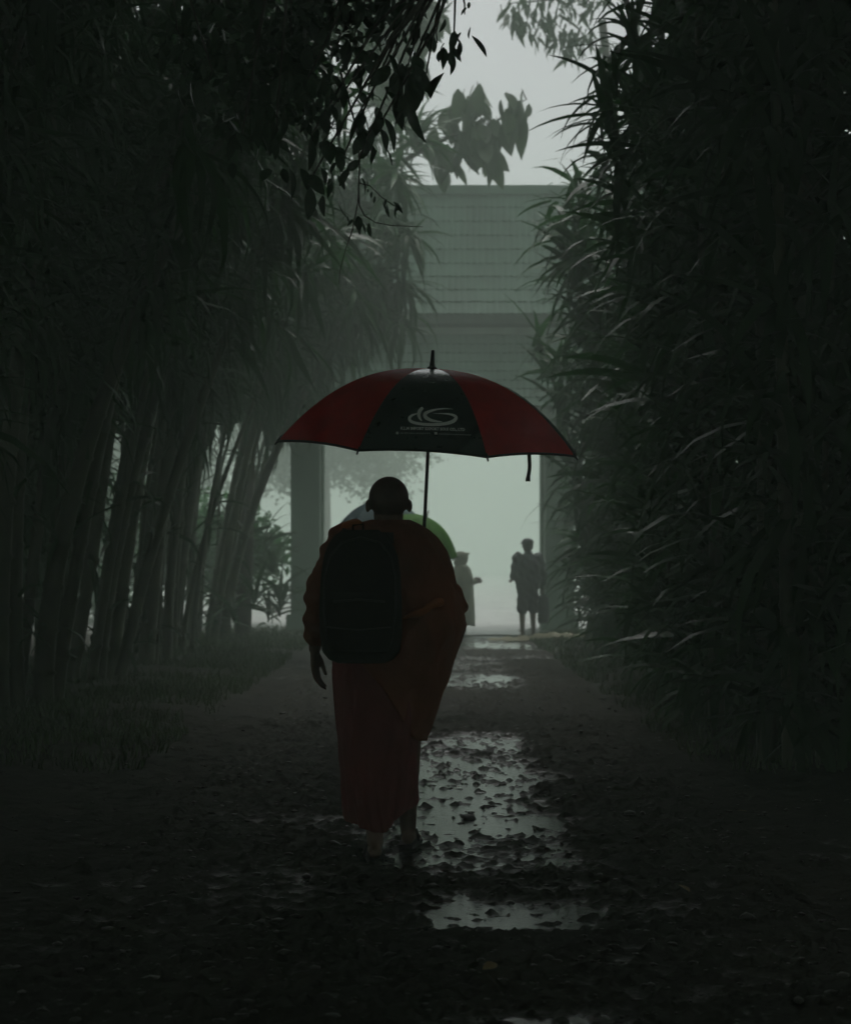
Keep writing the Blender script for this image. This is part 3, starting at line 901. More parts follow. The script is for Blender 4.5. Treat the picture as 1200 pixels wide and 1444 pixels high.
def added_shade_tree(x, y, cz, r, label, k, top_shift=(0, 0)):
    t = thing('added_shade_tree', label, 'tree', (x, y, 0), 0, 'trees added to shade the lane')
    MB().tube([(0,0,-.1),(0.05,0.05,cz*0.3),(top_shift[0]*.4,top_shift[1]*.4,cz*0.65),(top_shift[0],top_shift[1],cz+0.2*r)],
              [.26,.21,.17,.07], 11).build('trunk', M['bark'], t, True)
    for j in range(4):
        a = j*1.7+k
        s0 = Vector((top_shift[0]*.4, top_shift[1]*.4, cz*0.65))
        MB().tube([s0, s0+Vector((top_shift[0]*.4+math.cos(a)*r*.25, top_shift[1]*.4+math.sin(a)*r*.25, cz*.2)),
                   Vector((top_shift[0]+math.cos(a)*r*.6, top_shift[1]+math.sin(a)*r*.6, cz+.1*r))], [.1,.07,.03], 7).build('limb', M['bark'], t, True)
    o = link('crown', CROWNS[k % 3], None, t, 'stuff')
    o.location = (top_shift[0], top_shift[1], cz); o.scale = (r, r, r*0.62); o.rotation_euler = (0, 0, k*1.3)
    return t
fk = 0
for side, nm in ((-1, 'left'), (1, 'right')):
    row = [(7.2, 3.0, 7.6, 4.6, 4.6), (6.8, 9.5, 8.6, 4.8, 4.6), (7.0, 15.5, 9.8, 4.6, 4.4), (7.6, 21.0, 11.2, 4.2, 3.5), (11.5, 26.5, 6.6, 3.0, 0.0), (13.5, 33.0, 6.0, 3.0, 0.0),
           (6.4, -4.0, 7.4, 4.8, 4.0), (6.4, -11.0, 7.2, 4.8, 4.0)]
    for i, (x, y, cz, r, sh) in enumerate(row):
        added_shade_tree(side*x, y, cz, r, 'large tree added for shade behind the %s row, %s along the lane' % (nm, ORD[i]), fk, (-side*sh, 0)); fk += 1
    for i, (x, y, cz, r) in enumerate([(14, -12, 7.0, 6.0), (14, -2, 7.4, 6.0), (14, 8, 7.2, 6.0), (14, 18, 7.6, 6.0), (18, 27, 6.4, 5.0), (20, 36, 6.0, 5.0), (5.5, -20, 6.0, 6.0)]):
        added_shade_tree(side*x, y, cz, r, 'tree added for deeper shade on the %s, %s of the second rank' % (nm, ORD[i]), fk, (0, 0)); fk += 1
    for i, (x, y, cz, r) in enumerate([(9.8, -7, 7.0, 4.4), (9.8, 0, 7.2, 4.4), (9.8, 7, 7.4, 4.4), (9.8, 13.5, 7.4, 4.2)]):
        added_shade_tree(side*x, y, cz, r, 'tree added to shut out light between the two %s ranks, %s along the lane' % (nm, ORD[i]), fk, (0, 0)); fk += 1
    # young trees added behind the row for shade, closing bright gaps
    for i, (x, y, cz, r) in enumerate([(6.0 if side > 0 else 7.6, 13.0, 4.2, 2.8), (6.0 if side > 0 else 8.0, 18.0, 4.6, 2.8), (5.8 if side > 0 else 8.0, 22.5, 4.2, 2.4), (6.2 if side > 0 else 8.6, 27.0, 3.6, 2.2)]):
        added_shade_tree(side*x, y, cz, r, 'young dense tree added for shade close behind the %s row, %s along the lane' % (nm, ORD[i]), fk, (0, 0)); fk += 1
    # undergrowth behind the rows, outer bushes added to block side light
    for i, (x, y, r) in enumerate([(6.3, 12.0, 1.9), (6.8, 17.5, 1.8), (6.4, 23.0, 1.7), (6.9, 29.0, 1.8), (10.5, 14.0, 3.0), (11.0, 22.0, 3.0), (11.5, 31.0, 3.0), (8.0, 4.0, 3.2)]):
        b = thing('bush', 'dark bush behind the %s row of plants, %s of the undergrowth' % (nm, ORD[i]), 'bush', (side*x, y, 0), 0, 'undergrowth behind the rows')
        MB().tube([(0,0,-.05),(0.03,0,.5),(0.1,.05,1.2)], [.06,.05,.03], 7).build('stem', M['bark'], b, True)
        o = link('foliage', CROWNS[(i+1) % 3], None, b, 'stuff'); o.location = (0, 0, r*0.75); o.scale = (r, r, r*0.8); o.rotation_euler = (0, 0, i*0.9)
# hedge bushes left and right of the gateway
for i, (x, y, r) in enumerate([(-4.6, 40.5, 1.9), (-7.0, 43.5, 2.4), (-9.5, 40.0, 2.6), (5.6, 43.5, 1.6), (7.5, 40.5, 2.2)]):
    b = thing('bush', '%s bush in the mist outside the %s gate pillar' % (('nearest', 'middle', 'farthest')[i if i < 3 else (i-3)*2], 'left' if x < 0 else 'right'), 'bush', (x, y, 0), 0, 'bushes outside the gate')
    MB().tube([(0,0,-.05),(0.03,0,.5),(0.1,.05,1.2)], [.06,.05,.03], 7).build('stem', M['bark'], b, True)
    o = link('foliage', CROWNS[i % 3], None, b, 'stuff'); o.location = (0, 0, r*0.8); o.scale = (r, r, r*0.95); o.rotation_euler = (0, 0, i*1.1)
# pale trees beyond the gate
for i, (x, y, cz, r, lab) in enumerate([(-3.4, 66, 5.3, 3.7, 'faint round tree in the mist beyond the gate, left of the umbrella shaft'),
                                        (-10.5, 66, 5.0, 4.5, 'fainter tree in the mist far left beyond the gate'),
                                        (8.5, 62, 4.8, 4.0, 'faint tree in the mist beyond the right gate pillar')]):
    t = thing('misty_tree', lab, 'tree', (x, y, 0), 0, 'trees beyond the gate')
    MB().tube([(0,0,-.1),(0.1,0,cz*.5),(0.1,0.1,cz)], [.2,.16,.08], 9).build('trunk', M['bark'], t, True)
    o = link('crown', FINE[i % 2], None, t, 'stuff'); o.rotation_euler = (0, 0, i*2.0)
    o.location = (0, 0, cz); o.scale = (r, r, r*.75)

# ------------------------------------------------------------------ umbrellas
def umbrella(name, label, group, apex, grip, radius, drop, colours, rot, ribs=8, prof_pow=2.5, hook=True, strap_at=None):
    apex = Vector(apex); grip = Vector(grip)
    root = thing(name, label, 'umbrella', grip, 0, group)
    ax = (apex-grip).normalized()
    q = Vector((0,0,1)).rotation_difference(ax).to_matrix()
    A = apex-grip                                   # local
    def rib_pt(ang, s):
        r = radius*s
        return A + q @ Vector((r*math.cos(ang), r*math.sin(ang), -drop*s**prof_pow))
    def panel_pt(k, t, s):
        a0 = rot+2*math.pi*k/ribs; a1 = rot+2*math.pi*(k+1)/ribs
        sc = 1-0.017*(1-(2*t-1)**2)
        s2 = s*sc
        p = rib_pt(a0, s2).lerp(rib_pt(a1, s2), t)
        am = a0+(a1-a0)*t
        pr = rib_pt(am, s2)
        return p.lerp(pr, 0.30)
    NT, NS = 8, 14
    panels = []
    for k in range(ribs):
        V = []; F = []
        for j in range(NS+1):
            s = 0.03+0.97*j/NS
            for i in range(NT+1):
                V.append(panel_pt(k, i/NT, s))
        for j in range(NS):
            for i in range(NT):
                a = j*(NT+1)+i
                F.append((a, a+1, a+NT+2, a+NT+1))
        po = link('canopy_panel', mesh_py('canopy_panel', V, F, True), colours[k % len(colours)], root)
        panels.append(po)
        # bound hem
        E = [panel_pt(k, i/NT, 1.0) for i in range(NT+1)]
        mb = MB().tube(E, 0.0055, 6); mb.build('hem', M['binding'], po, True)
        e1 = rib_pt(rot+2*math.pi*k/ribs, 0.985); e2 = rib_pt(rot+2*math.pi*k/ribs, 1.018)
        MB().tube([e1, e1.lerp(e2, .5), e2], [.006,.005,.004], 7).build('rib_tip', M['black_plastic'], root, True)
        MB().tube([rib_pt(rot+2*math.pi*k/ribs, s)-q@Vector((0,0,.006)) for s in (0.03,.2,.4,.6,.8,1.0)], .0032, 5).build('rib', M['metal'], root, True)
        h0 = A-ax*(drop*0.95); h1 = rib_pt(rot+2*math.pi*k/ribs, 0.5)-q@Vector((0,0,.008))
        MB().tube([h0, h1], .0028, 5).build('stretcher', M['metal'], root, True)
    MB().tube([Vector((0,0,0)), A-ax*0.005], .0085, 10).build('shaft', M['metal'], root, True)
    MB().tube([A-ax*(drop*.95+.02), A-ax*(drop*.95-.03)], .016, 10).build('runner', M['black_plastic'], root, True)
    MB().tube([A-ax*.004, A+ax*.006, A+ax*.010, A+ax*.022, A+ax*.026, A+ax*.080, A+ax*.084], [.022,.021,.013,.012,.0105,.0085,.004], 12).build('ferrule', M['black_plastic'], root, True)
    MB().tube([-ax*.17, -ax*.16, -ax*.02, Vector((0,0,0)), ax*.012], [.014,.018,.017,.015,.010], 12).build('handle', M['black_plastic'], root, True)
    return root, panels, panel_pt

MONK_D = 8.86
MX = (548-600)/316.0
def mp(px, py, y=0.0):            # monk-local point from photograph coordinates, y = metres beyond the monk's axis
    return Vector(((px-548)/316.0, y, (1204-py)/316.0))
monk_base = Vector((MX, MONK_D, 0))
apex = monk_base+mp(609.5, 514, 0.185)
grip = monk_base+mp(593.5, 838, 0.30)
um, upanels, upt = umbrella('umbrella', 'big red and black rain umbrella printed with a white logo, held by the robed person', None, apex, grip, 0.715, 0.352,
                            [M['canopy_red'], M['canopy_black']], R(-90-22.5)+R(-2.0)+R(180)*0, 8, 2.45)
# find the panel facing the camera
best = min(range(8), key=lambda k: (upt(k, .5, .8)).y)
if best % 2 == 0:      # facing panel must be black
    for k, po in enumerate(upanels):
        po.data.materials.clear(); po.data.materials.append(M['canopy_black'] if k % 2 == 0 else M['canopy_red'])
def to_px(w):
    return (600+FPX*w.x/w.y, 790-FPX*(w.z-CAM_H)/w.y)
def panel_at(px, py, lift=0.0016):
    """point of the facing panel that carries the print at this place"""
    t, s = 0.5, 0.7
    f = lambda t, s: to_px(upt(best, t, s)+grip)
    for _ in range(12):
        a = f(t, s); e = 1e-3
        b = f(t+e, s); c = f(t, s+e)
        J = ((b[0]-a[0])/e, (c[0]-a[0])/e, (b[1]-a[1])/e, (c[1]-a[1])/e)
        det = J[0]*J[3]-J[1]*J[2]
        dx, dy = px-a[0], py-a[1]
        t += max(-.2, min(.2, (J[3]*dx-J[1]*dy)/det)); s += max(-.2, min(.2, (-J[2]*dx+J[0]*dy)/det))
    p = upt(best, t, s); e = 1e-3
    nrm = (upt(best, t+e, s)-p).cross(upt(best, t, s+e)-p).normalized()
    if nrm.y > 0: nrm = -nrm
    return p+nrm*lift
def crop(x, y): return (530+x/7.06, 500+y/7.06)
def stroke(pts, wid, n=36):
    # Catmull-Rom through pts, variable width
    P_ = [Vector((*p, 0)) for p in pts]; V = []; F = []
    m = len(P_)-1
    C_ = []; W_ = []
    for i in range(n+1):
        u = i/n*m; k = min(m-1, int(u)); t = u-k
        p0, p1, p2, p3 = P_[max(0,k-1)], P_[k], P_[k+1], P_[min(m,k+2)]
        C_.append(0.5*((2*p1)+(p2-p0)*t+(2*p0-5*p1+4*p2-p3)*t*t+(3*p1-p0-3*p2+p3)*t**3))
        W_.append(wid[k]+(wid[k+1]-wid[k])*t)
    for i in range(n+1):
        tg = C_[min(n,i+1)]-C_[max(0,i-1)]; tg.normalize(); nn = Vector((-tg.y, tg.x, 0))
        for sgn in (-1, 1):
            c = C_[i]+nn*sgn*W_[i]/2
            V.append(panel_at(*crop(c.x, c.y)))
    for i in range(n): F.append((2*i, 2*i+1, 2*i+3, 2*i+2))
    return V, F
logo = MB()
logo.add(*stroke([(415,590),(365,605),(335,635),(352,668),(430,690),(550,700),(680,692),(765,668),(798,632),(770,605),(700,592),(570,588)], [8,22,32,30,28,30,32,36,34,24,14,2]))
logo.add(*stroke([(468,530),(440,560),(428,595),(436,632),(458,664)], [26,36,36,28,8], 18))
logo.add(*stroke([(772,546),(690,541),(610,548),(540,566),(492,592),(498,628),(545,654),(610,668),(660,672)], [2,10,16,26,36,38,30,20,8]))
logo.build('printed_logo', M['print'], upanels[best])
FONT = bpy.data.fonts.load('<builtin>') if False else None
def print_text(name, text, x0, y0, x1, y1, hgt, bold=0.0):
    """lettering laid on the panel between two crop points"""
    cu = bpy.data.curves.new('text_curve', 'FONT'); cu.body = text; cu.size = 1.0; cu.offset = bold; cu.resolution_u = 2
    o = bpy.data.objects.new('text_raw', cu); COL.objects.link(o)
    dg = bpy.context.evaluated_depsgraph_get(); dg.update()
    me = bpy.data.meshes.new_from_object(o.evaluated_get(dg))
    bpy.data.objects.remove(o); bpy.data.curves.remove(cu)
    xs = [v.co.x for v in me.vertices]; w0, w1 = min(xs), max(xs)
    for v in me.vertices:
        u = (v.co.x-w0)/(w1-w0)
        v.co = panel_at(*crop(x0+(x1-x0)*u, y0+(y1-y0)*u-v.co.y/0.72*hgt))
    me.name = name
    return link(name, me, M['print'], upanels[best])
print_text('printed_lettering', 'K.L.M IMPORT EXPORT SOLE CO., LTD', 248, 748, 886, 762, 28, 0.05)
print_text('printed_small_lettering', '020 5555 1818 - 020 5555 1919', 245, 791, 540, 794, 14, 0.0)
print_text('printed_small_lettering', 'klmimportexportsolecoltd', 625, 797, 943, 808, 14, 0.0)
ic = MB()
ic.add([panel_at(*crop(214+15*math.cos(a*math.pi/6), 783+15*math.sin(a*math.pi/6))) for a in range(12)], [tuple(range(12))])
ic.add([panel_at(*crop(x, y)) for x, y in ((582,772),(612,773),(612,799),(582,798))], [(0,1,2,3)])
ic.build('printed_icons', M['print'], upanels[best])
# closing strap hanging from the hem on the right
s0 = (P(746, 641, MONK_D+0.0)-grip)
mb = MB()
for (dx, dz, w) in ((0,0.0,.010),):
    pts = [s0+Vector((0.0006*k*math.sin(k*.5), 0, -0.012*k)) for k in range(11)]
    V = []; F = []
    for k, p in enumerate(pts):
        ww = 0.0085 if k < 9 else 0.0105
        V += [p+Vector((-ww,-.002,0)), p+Vector((ww,-.002,0)), p+Vector((ww,.002,0)), p+Vector((-ww,.002,0))]
    for k in range(10):
        for j in range(4): F.append((4*k+j, 4*k+(j+1) % 4, 4*k+4+(j+1) % 4, 4*k+4+j))
    F += [(3,2,1,0), (40,41,42,43)]
    mb.add(V, F)
mb.build('closing_strap', M['binding'], um)

# ------------------------------------------------------------------ people
def head_parts(mb, c, yaw=0.0, s=1.0, hair=False):
    """c = centre of head; faces +Y turned by yaw"""
    rz = Matrix.Rotation(yaw, 3, 'Z'); c = Vector(c)
    def E(off, r, extra=None):
        mb.ellipsoid(c+rz @ (Vector(off)*s), [v*s for v in r], rz if extra is None else rz @ extra)
    E((0,-0.008,0.028), (.082,.096,.090))
    E((0,0.020,-0.040), (.064,.072,.075))
    E((0,0.030,-0.085), (.042,.050,.035))
    E((0,0.085,0.020), (.060,.016,.016))           # brow
    E((0,0.098,-0.020), (.014,.020,.026))          # nose
    E((0,0.088,-0.058), (.026,.012,.007))          # upper lip
    E((0,0.086,-0.070), (.023,.012,.007))          # lower lip
    for sx in (-1, 1):
        E((sx*.034,0.074,-0.022), (.022,.018,.020))
        E((sx*.088,-0.002,-0.004), (.010,.021,.029), Matrix.Rotation(sx*.35, 3, 'Z'))
def eyes(parent, c, yaw, s=1.0):
    rz = Matrix.Rotation(yaw, 3, 'Z'); c = Vector(c)
    for sx in (-1, 1):
        MB().ellipsoid(c+rz @ (Vector((sx*.031,.084,.002))*s), (.013*s,.010*s,.009*s), rz, 8, 6).build('eye', M['eye'], parent, True)
def hand_hang(mb, w, side, s=1.0, fwd=Vector((0,1,0)), down=Vector((0,0,-1)), curl=0.35):
    """relaxed hand: w wrist, side +1 = thumb towards +fwd"""
    out_ = down.cross(fwd).normalized()
    w = Vector(w); pc = w+down*.045*s
    for k in range(4):
        f = fwd*(.030-.020*k)*s
        a = w+down*.012*s+f*0.7; b = w+down*.088*s+f
        mb.capsule(a, .0145*s, b, .0105*s, 8)
        Ls = [(.040,.026,.020),(.045,.029,.021),(.042,.027,.020),(.032,.021,.017)][k]
        p = b; d = down.copy()
        for j, L in enumerate(Ls):
            d = (d+out_*side*curl*(.6+.5*j)+fwd*.04).normalized()
            q_ = p+d*L*s
            mb.capsule(p, (.0098-.0008*j)*s, q_, (.0090-.0008*j)*s, 8); p = q_
    t0 = w+down*.022*s+fwd*.024*s; t1 = t0+(down*.034+fwd*.026+out_*side*.012)*s; t2 = t1+(down*.032+fwd*.006+out_*side*.008)*s; t3 = t2+(down*.022+out_*side*.008)*s
    mb.chain([t0, t1, t2, t3], [.014*s, .012*s, .0105*s, .009*s], 8)
def hand_grip(mb, w, at_, axis, s=1.0, r=0.024):
    """hand closed around a rod at at_ with direction axis; w = wrist"""
    axis = Vector(axis).normalized(); at_ = Vector(at_); w = Vector(w)
    u = (w-at_); u = (u-axis*u.dot(axis)).normalized(); v = axis.cross(u)
    for k in range(4):
        off = axis*(.033-.021*k)*s
        pts = [w.lerp(at_+u*r*1.3+off, .15), at_+off+u*r*1.15+v*(-.012)]
        for j in range(5):
            a = R(-20-55*j)
            pts.append(at_+off+(u*math.cos(a)+v*math.sin(a))*r)
        mb.chain(pts, [.016*s,.013*s,.0105*s,.010*s,.0098*s,.0092*s,.0085*s], 8)
    t = [w.lerp(at_, .35)+axis*.028, at_+u*r*.6+v*r*1.1+axis*.040, at_-u*r*.7+v*r*.9+axis*.046, at_-u*r*1.15+axis*.044]
    mb.chain(t, [.016*s,.0125*s,.011*s,.009*s], 8)
def loft(rows, nseg=48, folds=None, close_top=False, cap_bottom=False):
    """rows: list of (z, xl, xr, yf, yb) ; returns V, F"""
    V = []; F = []
    for j, (z, xl, xr, yb, yf) in enumerate(rows):
        cx, hx = (xl+xr)/2, (xr-xl)/2; cyy, hy = (yb+yf)/2, (yf-yb)/2
        for i in range(nseg):
            a = 2*math.pi*i/nseg
            ca, sa = math.cos(a), math.sin(a)
            e = 0.85
            x = cx+hx*math.copysign(abs(ca)**e, ca); y = cyy+hy*math.copysign(abs(sa)**e, sa)
            zz = z
            if folds: x, y, zz = folds(a, j/(len(rows)-1), x, y, z, cx, cyy)
            V.append((x, y, zz))
    for j in range(len(rows)-1):
        for i in range(nseg):
            F.append((j*nseg+i, j*nseg+(i+1) % nseg, (j+1)*nseg+(i+1) % nseg, (j+1)*nseg+i))
    if close_top: F.append(tuple(range(nseg)))
    if cap_bottom: F.append(tuple((len(rows)-1)*nseg+i for i in range(nseg-1, -1, -1)))
    return V, F
def resample(rows, n):
    rows = np.array(rows, float); u = np.linspace(0, len(rows)-1, n); o = []
    for t in u:
        k = min(len(rows)-2, int(t)); f = t-k; f = f*f*(3-2*f)*0.5+f*0.5
        o.append(tuple(rows[k]*(1-f)+rows[k+1]*f))
    return o

# --- robed person in front
monk = thing('person', 'barefaced shaven-headed person in rust and maroon robes with black backpack, walking away under umbrella', 'person', monk_base)
HC = Vector((0.0, 0.03, 1.557))
mb = MB()
head_parts(mb, HC, R(4), 1.06)
mb.capsule((0,0.01,1.38), .062, HC+Vector((0,-.012,-.05)), .058)
mb.ellipsoid((0.0,0.0,1.26), (.17,.105,.19)); mb.ellipsoid((0.0,0.0,1.02), (.145,.10,.22)); mb.ellipsoid((0.0,-.01,.88), (.155,.115,.14))
lsh, lel, lwr = Vector((-.195,0,1.365)), Vector((-.300,-.035,1.135)), Vector((-.330,.02,.915))
mb.chain([lsh, lel, lwr], [.056,.042,.028])
rsh, rel = Vector((.185,0,1.355)), Vector((.285,.03,1.10))
gl = grip-monk_base; axu = (apex-grip).normalized()
rwr = gl+Vector((.055,-.055,-.065))-axu*.045
mb.chain([rsh, rel, rwr], [.056,.042,.028])
hand_hang(mb, lwr, 1, 1.05, Vector((0.25,.97,0)).normalized(), Vector((0.02,.03,-1)).normalized(), 0.32)
hand_grip(mb, rwr, gl-axu*.06, axu, 1.0, .026)
la, ra = Vector((-.055,-.17,.075)), Vector((.085,.19,.085))
mb.chain([(-.085,0,.86), (-.075,-.03,.48), la], [.085,.06,.036]); mb.chain([(.085,0,.86), (.085,.10,.48), ra], [.085,.06,.036])
for an, tw_ in ((la, -.1), (ra, .12)):
    f = Matrix.Rotation(-tw_, 3, 'Z')
    mb.capsule(an+Vector((0,-.03,-.035)), .030, an+f@Vector((0,.13,-.045)), .026)
    for k in range(5):
        xo = (.030-.015*k)*(1 if an is la else -1)
        mb.capsule(an+f@Vector((xo,.13,-.048)), .0115, an+f@Vector((xo*1.15,.185-.010*k,-.052)), .0095, 8)
body = mb.fuse('body', M['skin'], monk, 0.0062, 3)
eyes(monk, HC, R(4), 1.06)
# shaved scalp: thin cap over the skull
mb = MB(); rz = Matrix.Rotation(R(4), 3, 'Z')
mb.ellipsoid(HC+rz@Vector((0,-.011,.032)), (.0895,.1035,.0955), rz, 28, 18)
V2 = [Vector(v) for v in mb.V]
cut = [v.z > HC.z-.055+0.75*(v.y-HC.y) if v.y > HC.y else v.z > HC.z-.060 for v in V2]
mb.F = [f for f in mb.F if all(cut[i] for i in f)]
mb.build('scalp', M['stubble'], monk, True)
# maroon under-robe (skirt)
def skirt_folds(a, t, x, y, z, cx, cyy):
    k = 0.010*t**0.8+0.002
    f = 1+k*18*(0.5*math.sin(7*a+1.2+2*t)+0.35*math.sin(13*a-1.5*t)+0.25*math.sin(23*a+3))*0.32
    zz = z+(0.02*math.sin(a*2+1)+0.03*max(0, math.cos(a)))*(t**6)
    if t > 0.2: x += 0.012*math.sin(9*z+3*a)*t
    back = max(0, -math.sin(a))
    f += 0.07*t**0.7*(1-abs(math.sin(4.5*a+1.5*z)))**3+0.05*t*(1-abs(math.sin(7.5*a-2.2*z+1)))**4
    f -= 0.16*back*math.exp(-((x-cx-0.055)/0.035)**2)*t**1.3      # dip between the striding legs
    zz += 0.045*smoothstep(0.02, 0.10, np.array(x-cx)).item()*t**5
    return cx+(x-cx)*f, cyy+(y-cyy)*f, zz
rows = [mp(0,880).z]
sk = [(mp(0,py).z, (xl-548)/316, (xr-548)/316, yb, yf) for (py, xl, xr, yb, yf) in
      [(880,470,600,-.14,.13),(920,470,602,-.155,.14),(970,473,598,-.165,.15),(1020,476,591,-.175,.16),(1070,480,585,-.185,.185),(1110,484,582,-.195,.205),(1140,489,581,-.20,.215),(1161,495,578,-.195,.215)]]
V, F = loft(resample(sk, 56), 150, skirt_folds)
o = MB().add(V, F).build('under_robe', M['skirt'], monk, True)
m_ = o.modifiers.new('thick', 'SOLIDIFY'); m_.thickness = 0.006
# rust outer robe: shoulders to hip on the left, to the knee on the right
orow = [(py, xl, xr, yb, yf) for (py, xl, xr, yb, yf) in
        [(735,522,577,-.055,.07),(741,500,590,-.085,.095),(749,480,603,-.105,.11),(760,471,615,-.12,.12),(778,466,627,-.13,.13),(800,463,634,-.135,.145),(830,460,642,-.14,.16),
         (860,459,650,-.145,.17),(882,459,655,-.15,.175),(905,460,648,-.155,.175),(930,462,639,-.16,.17),(960,464,631,-.165,.165),(1000,467,614,-.165,.16),(1042,470,598,-.165,.16)]]
orow = [(mp(0,a).z, (b-548)/316, (c-548)/316, d_, e_) for (a,b,c,d_,e_) in orow]
zt = orow[0][0]
def robe_folds(a, t, x, y, z, cx, cyy):
    side = 0.5+0.5*math.cos(a)                      # 1 on the right
    zb_left, zb_right = mp(0,925).z, mp(0,1042).z
    w = smoothstep(0.25, 0.95, np.array(side)).item()
    zb = zb_left+(zb_right-zb_left)*w
    if z < 1.1:
        u = (1.1-z)/(1.1-mp(0,1042).z)
        z = 1.1-(1.1-zb)*u
    f = 1+0.034*(0.3+0.7*t)*(math.sin(6*a+6*z)+0.6*math.sin(11*a-9*z+1)+0.5*math.sin(17*a+14*z))
    f += 0.022*math.sin(26*z+7*a)*(0.35+0.65*(1-abs(math.cos(a))))*min(1, t*6)
    rg = (1-abs(math.sin(3.2*a+5.5*z)))**2.5+0.6*(1-abs(math.sin(5.3*a-8.0*z+0.7)))**3
    f += 0.095*rg*min(1, t*4)*(0.12+0.88*max(0, -math.sin(a)))
    return cx+(x-cx)*f, cyy+(y-cyy)*f, z
V, F = loft(resample(orow, 84), 150, robe_folds)
o = MB().add(V, F).build('outer_robe', M['robe'], monk, True)
m_ = o.modifiers.new('thick', 'SOLIDIFY'); m_.thickness = 0.007
# bunched cloth on the left arm
def rumple(co):
    return 0.006*np.sin(co[:,2]*75+co[:,0]*22)+0.006*np.sin(co[:,2]*38+co[:,1]*30+1)
mb = MB()
mb.chain([lsh+Vector((-.005,0,.035)), Vector((-.262,-.02,1.25)), lel+Vector((-.012,0,.01)), Vector((-.325,-.01,1.03)), lwr+Vector((0,-.01,.035))], [.080,.072,.066,.052,.044])
mb.ellipsoid((-.312,-.02,1.235), (.046,.055,.05)); mb.ellipsoid((-.325,-.02,1.03), (.034,.045,.045))
mb.fuse('sleeve', M['robe'], monk, .0075, 3, rumple)
mb = MB()
mb.chain([rsh+Vector((-.02,0,-.055)), rel+Vector((.0,0,0)), rel.lerp(rwr, .5)+Vector((0,0,-.02)), rel.lerp(rwr, .86)], [.072,.070,.066,.052])
mb.fuse('sleeve', M['robe'], monk, .0075, 3, rumple)
# folded band crossing the back on the right, and robe edge at the neck
mb = MB(); mb.chain([mp(566,872,-.178), mp(585,866,-.176), mp(605,856,-.168), mp(620,848,-.15)], [.012,.018,.020,.010]); mb.fuse('sash', M['sash'], monk, .006, 3, rumple)
mb = MB()
mb.chain([mp(523,742,-.035), mp(531,743,-.065), mp(548,744,-.08), mp(565,743,-.065), mp(573,742,-.035), mp(571,743,.05), mp(548,749,.085), mp(525,743,.05), mp(523,742,-.035)], [.020,.023,.025,.023,.020,.020,.020,.020,.020]); mb.fuse('robe_collar', M['robe'], monk, .006, 3, rumple)
mb = MB(); mb.chain([mp(503,742,-.05), mp(488,746,-.03), mp(477,758,-.02)], [.030,.034,.034]); mb.fuse('shoulder_fold', M['sash'], monk, .007, 3, rumple)
for an, tw_ in ((la, -.1), (ra, .12)):
    f = Matrix.Rotation(-tw_, 3, 'Z')
    V = []; F = []
    prof = [(-.075,.030),(-.05,.040),(0,.040),(.07,.046),(.14,.050),(.185,.040),(.205,.018)]
    for z in (an.z-.079, an.z-.062):
        for (yy, w) in prof: V += [an+f@Vector((-w,yy,0)), an+f@Vector((w,yy,0))]
    for v in range(len(V)):
        V[v] = Vector((V[v].x, V[v].y, an.z-.079+.017*(v >= len(prof)*2)))
    k = len(prof)*2
    for j in range(len(prof)-1):
        F += [(2*j,2*j+2,2*j+3,2*j+1), (k+2*j,k+2*j+1,k+2*j+3,k+2*j+2), (2*j,k+2*j,k+2*j+2,2*j+2), (2*j+1,2*j+3,k+2*j+3,k+2*j+1)]
    F += [(0,1,k+1,k), (k-2,2*k-2,2*k-1,k-1)]
    sdl = MB().add(V, F).build('sandal', M['sandal'], monk)
    MB().tube([an+f@Vector((-.045,.05,-.06)), an+f@Vector((-.028,.085,-.012)), an+f@Vector((0,.125,-.03)), an+f@Vector((.028,.085,-.012)), an+f@Vector((.045,.05,-.06))], .006, 6).build('sandal_strap', M['sandal'], sdl, True)

# backpack on the back (carried, its own thing)
bag = thing('backpack', 'black backpack worn on the back of the robed person', 'backpack', monk_base)
brow = [(py, xl, xr, yb, yf) for (py, xl, xr, yb, yf) in
        [(748,486,535,-.20,-.12),(756,474,546,-.25,-.12),(768,466,555,-.29,-.13),(785,460,562,-.32,-.14),(810,457,566,-.345,-.14),(850,455,568,-.36,-.15),(890,455,568,-.365,-.155),(915,459,565,-.355,-.16),(926,468,556,-.325,-.17),(931,480,545,-.29,-.18)]]
brow = [(mp(0,a).z, (b-548)/316, (c-548)/316, d_, e_) for (a,b,c,d_,e_) in brow]
def bagf(a, t, x, y, z, cx, cyy):
    f = 1+0.006*math.sin(5*a+20*z)+.005*math.sin(9*a-31*z)
    return cx+(x-cx)*f, cyy+(y-cyy)*f, z
V, F = loft(resample(brow, 30), 56, bagf, True, True)
MB().add(V, F).build('main_compartment', M['bag'], bag, True)
prow = [(mp(0,a).z, (b-548)/316, (c-548)/316, d_, e_) for (a,b,c,d_,e_) in
        [(832,472,550,-.37,-.33),(838,468,554,-.395,-.33),(860,465,557,-.405,-.33),(900,466,556,-.405,-.33),(914,472,550,-.39,-.33)]]
V, F = loft(resample(prow, 12), 40, bagf, True, True)
MB().add(V, F).build('front_pocket', M['bag'], bag, True)
for (pl, nm_, rr_) in (([(470,905,-.372),(463,860,-.382),(463,815,-.362),(470,785,-.325),(486,766,-.288),(512,759,-.272),(538,766,-.288),(554,785,-.325),(560,815,-.362),(560,860,-.382),(553,905,-.372)], 'zip', .0045),
                       ([(476,846,-.404),(511,843,-.408),(546,846,-.404)], 'pocket_zip', .0045), ([(468,880,-.408),(511,884,-.412),(554,880,-.408)], 'seam', .003)):
    MB().tube([mp(*p) for p in pl], rr_, 6).build(nm_, M['black_plastic'], bag, True)
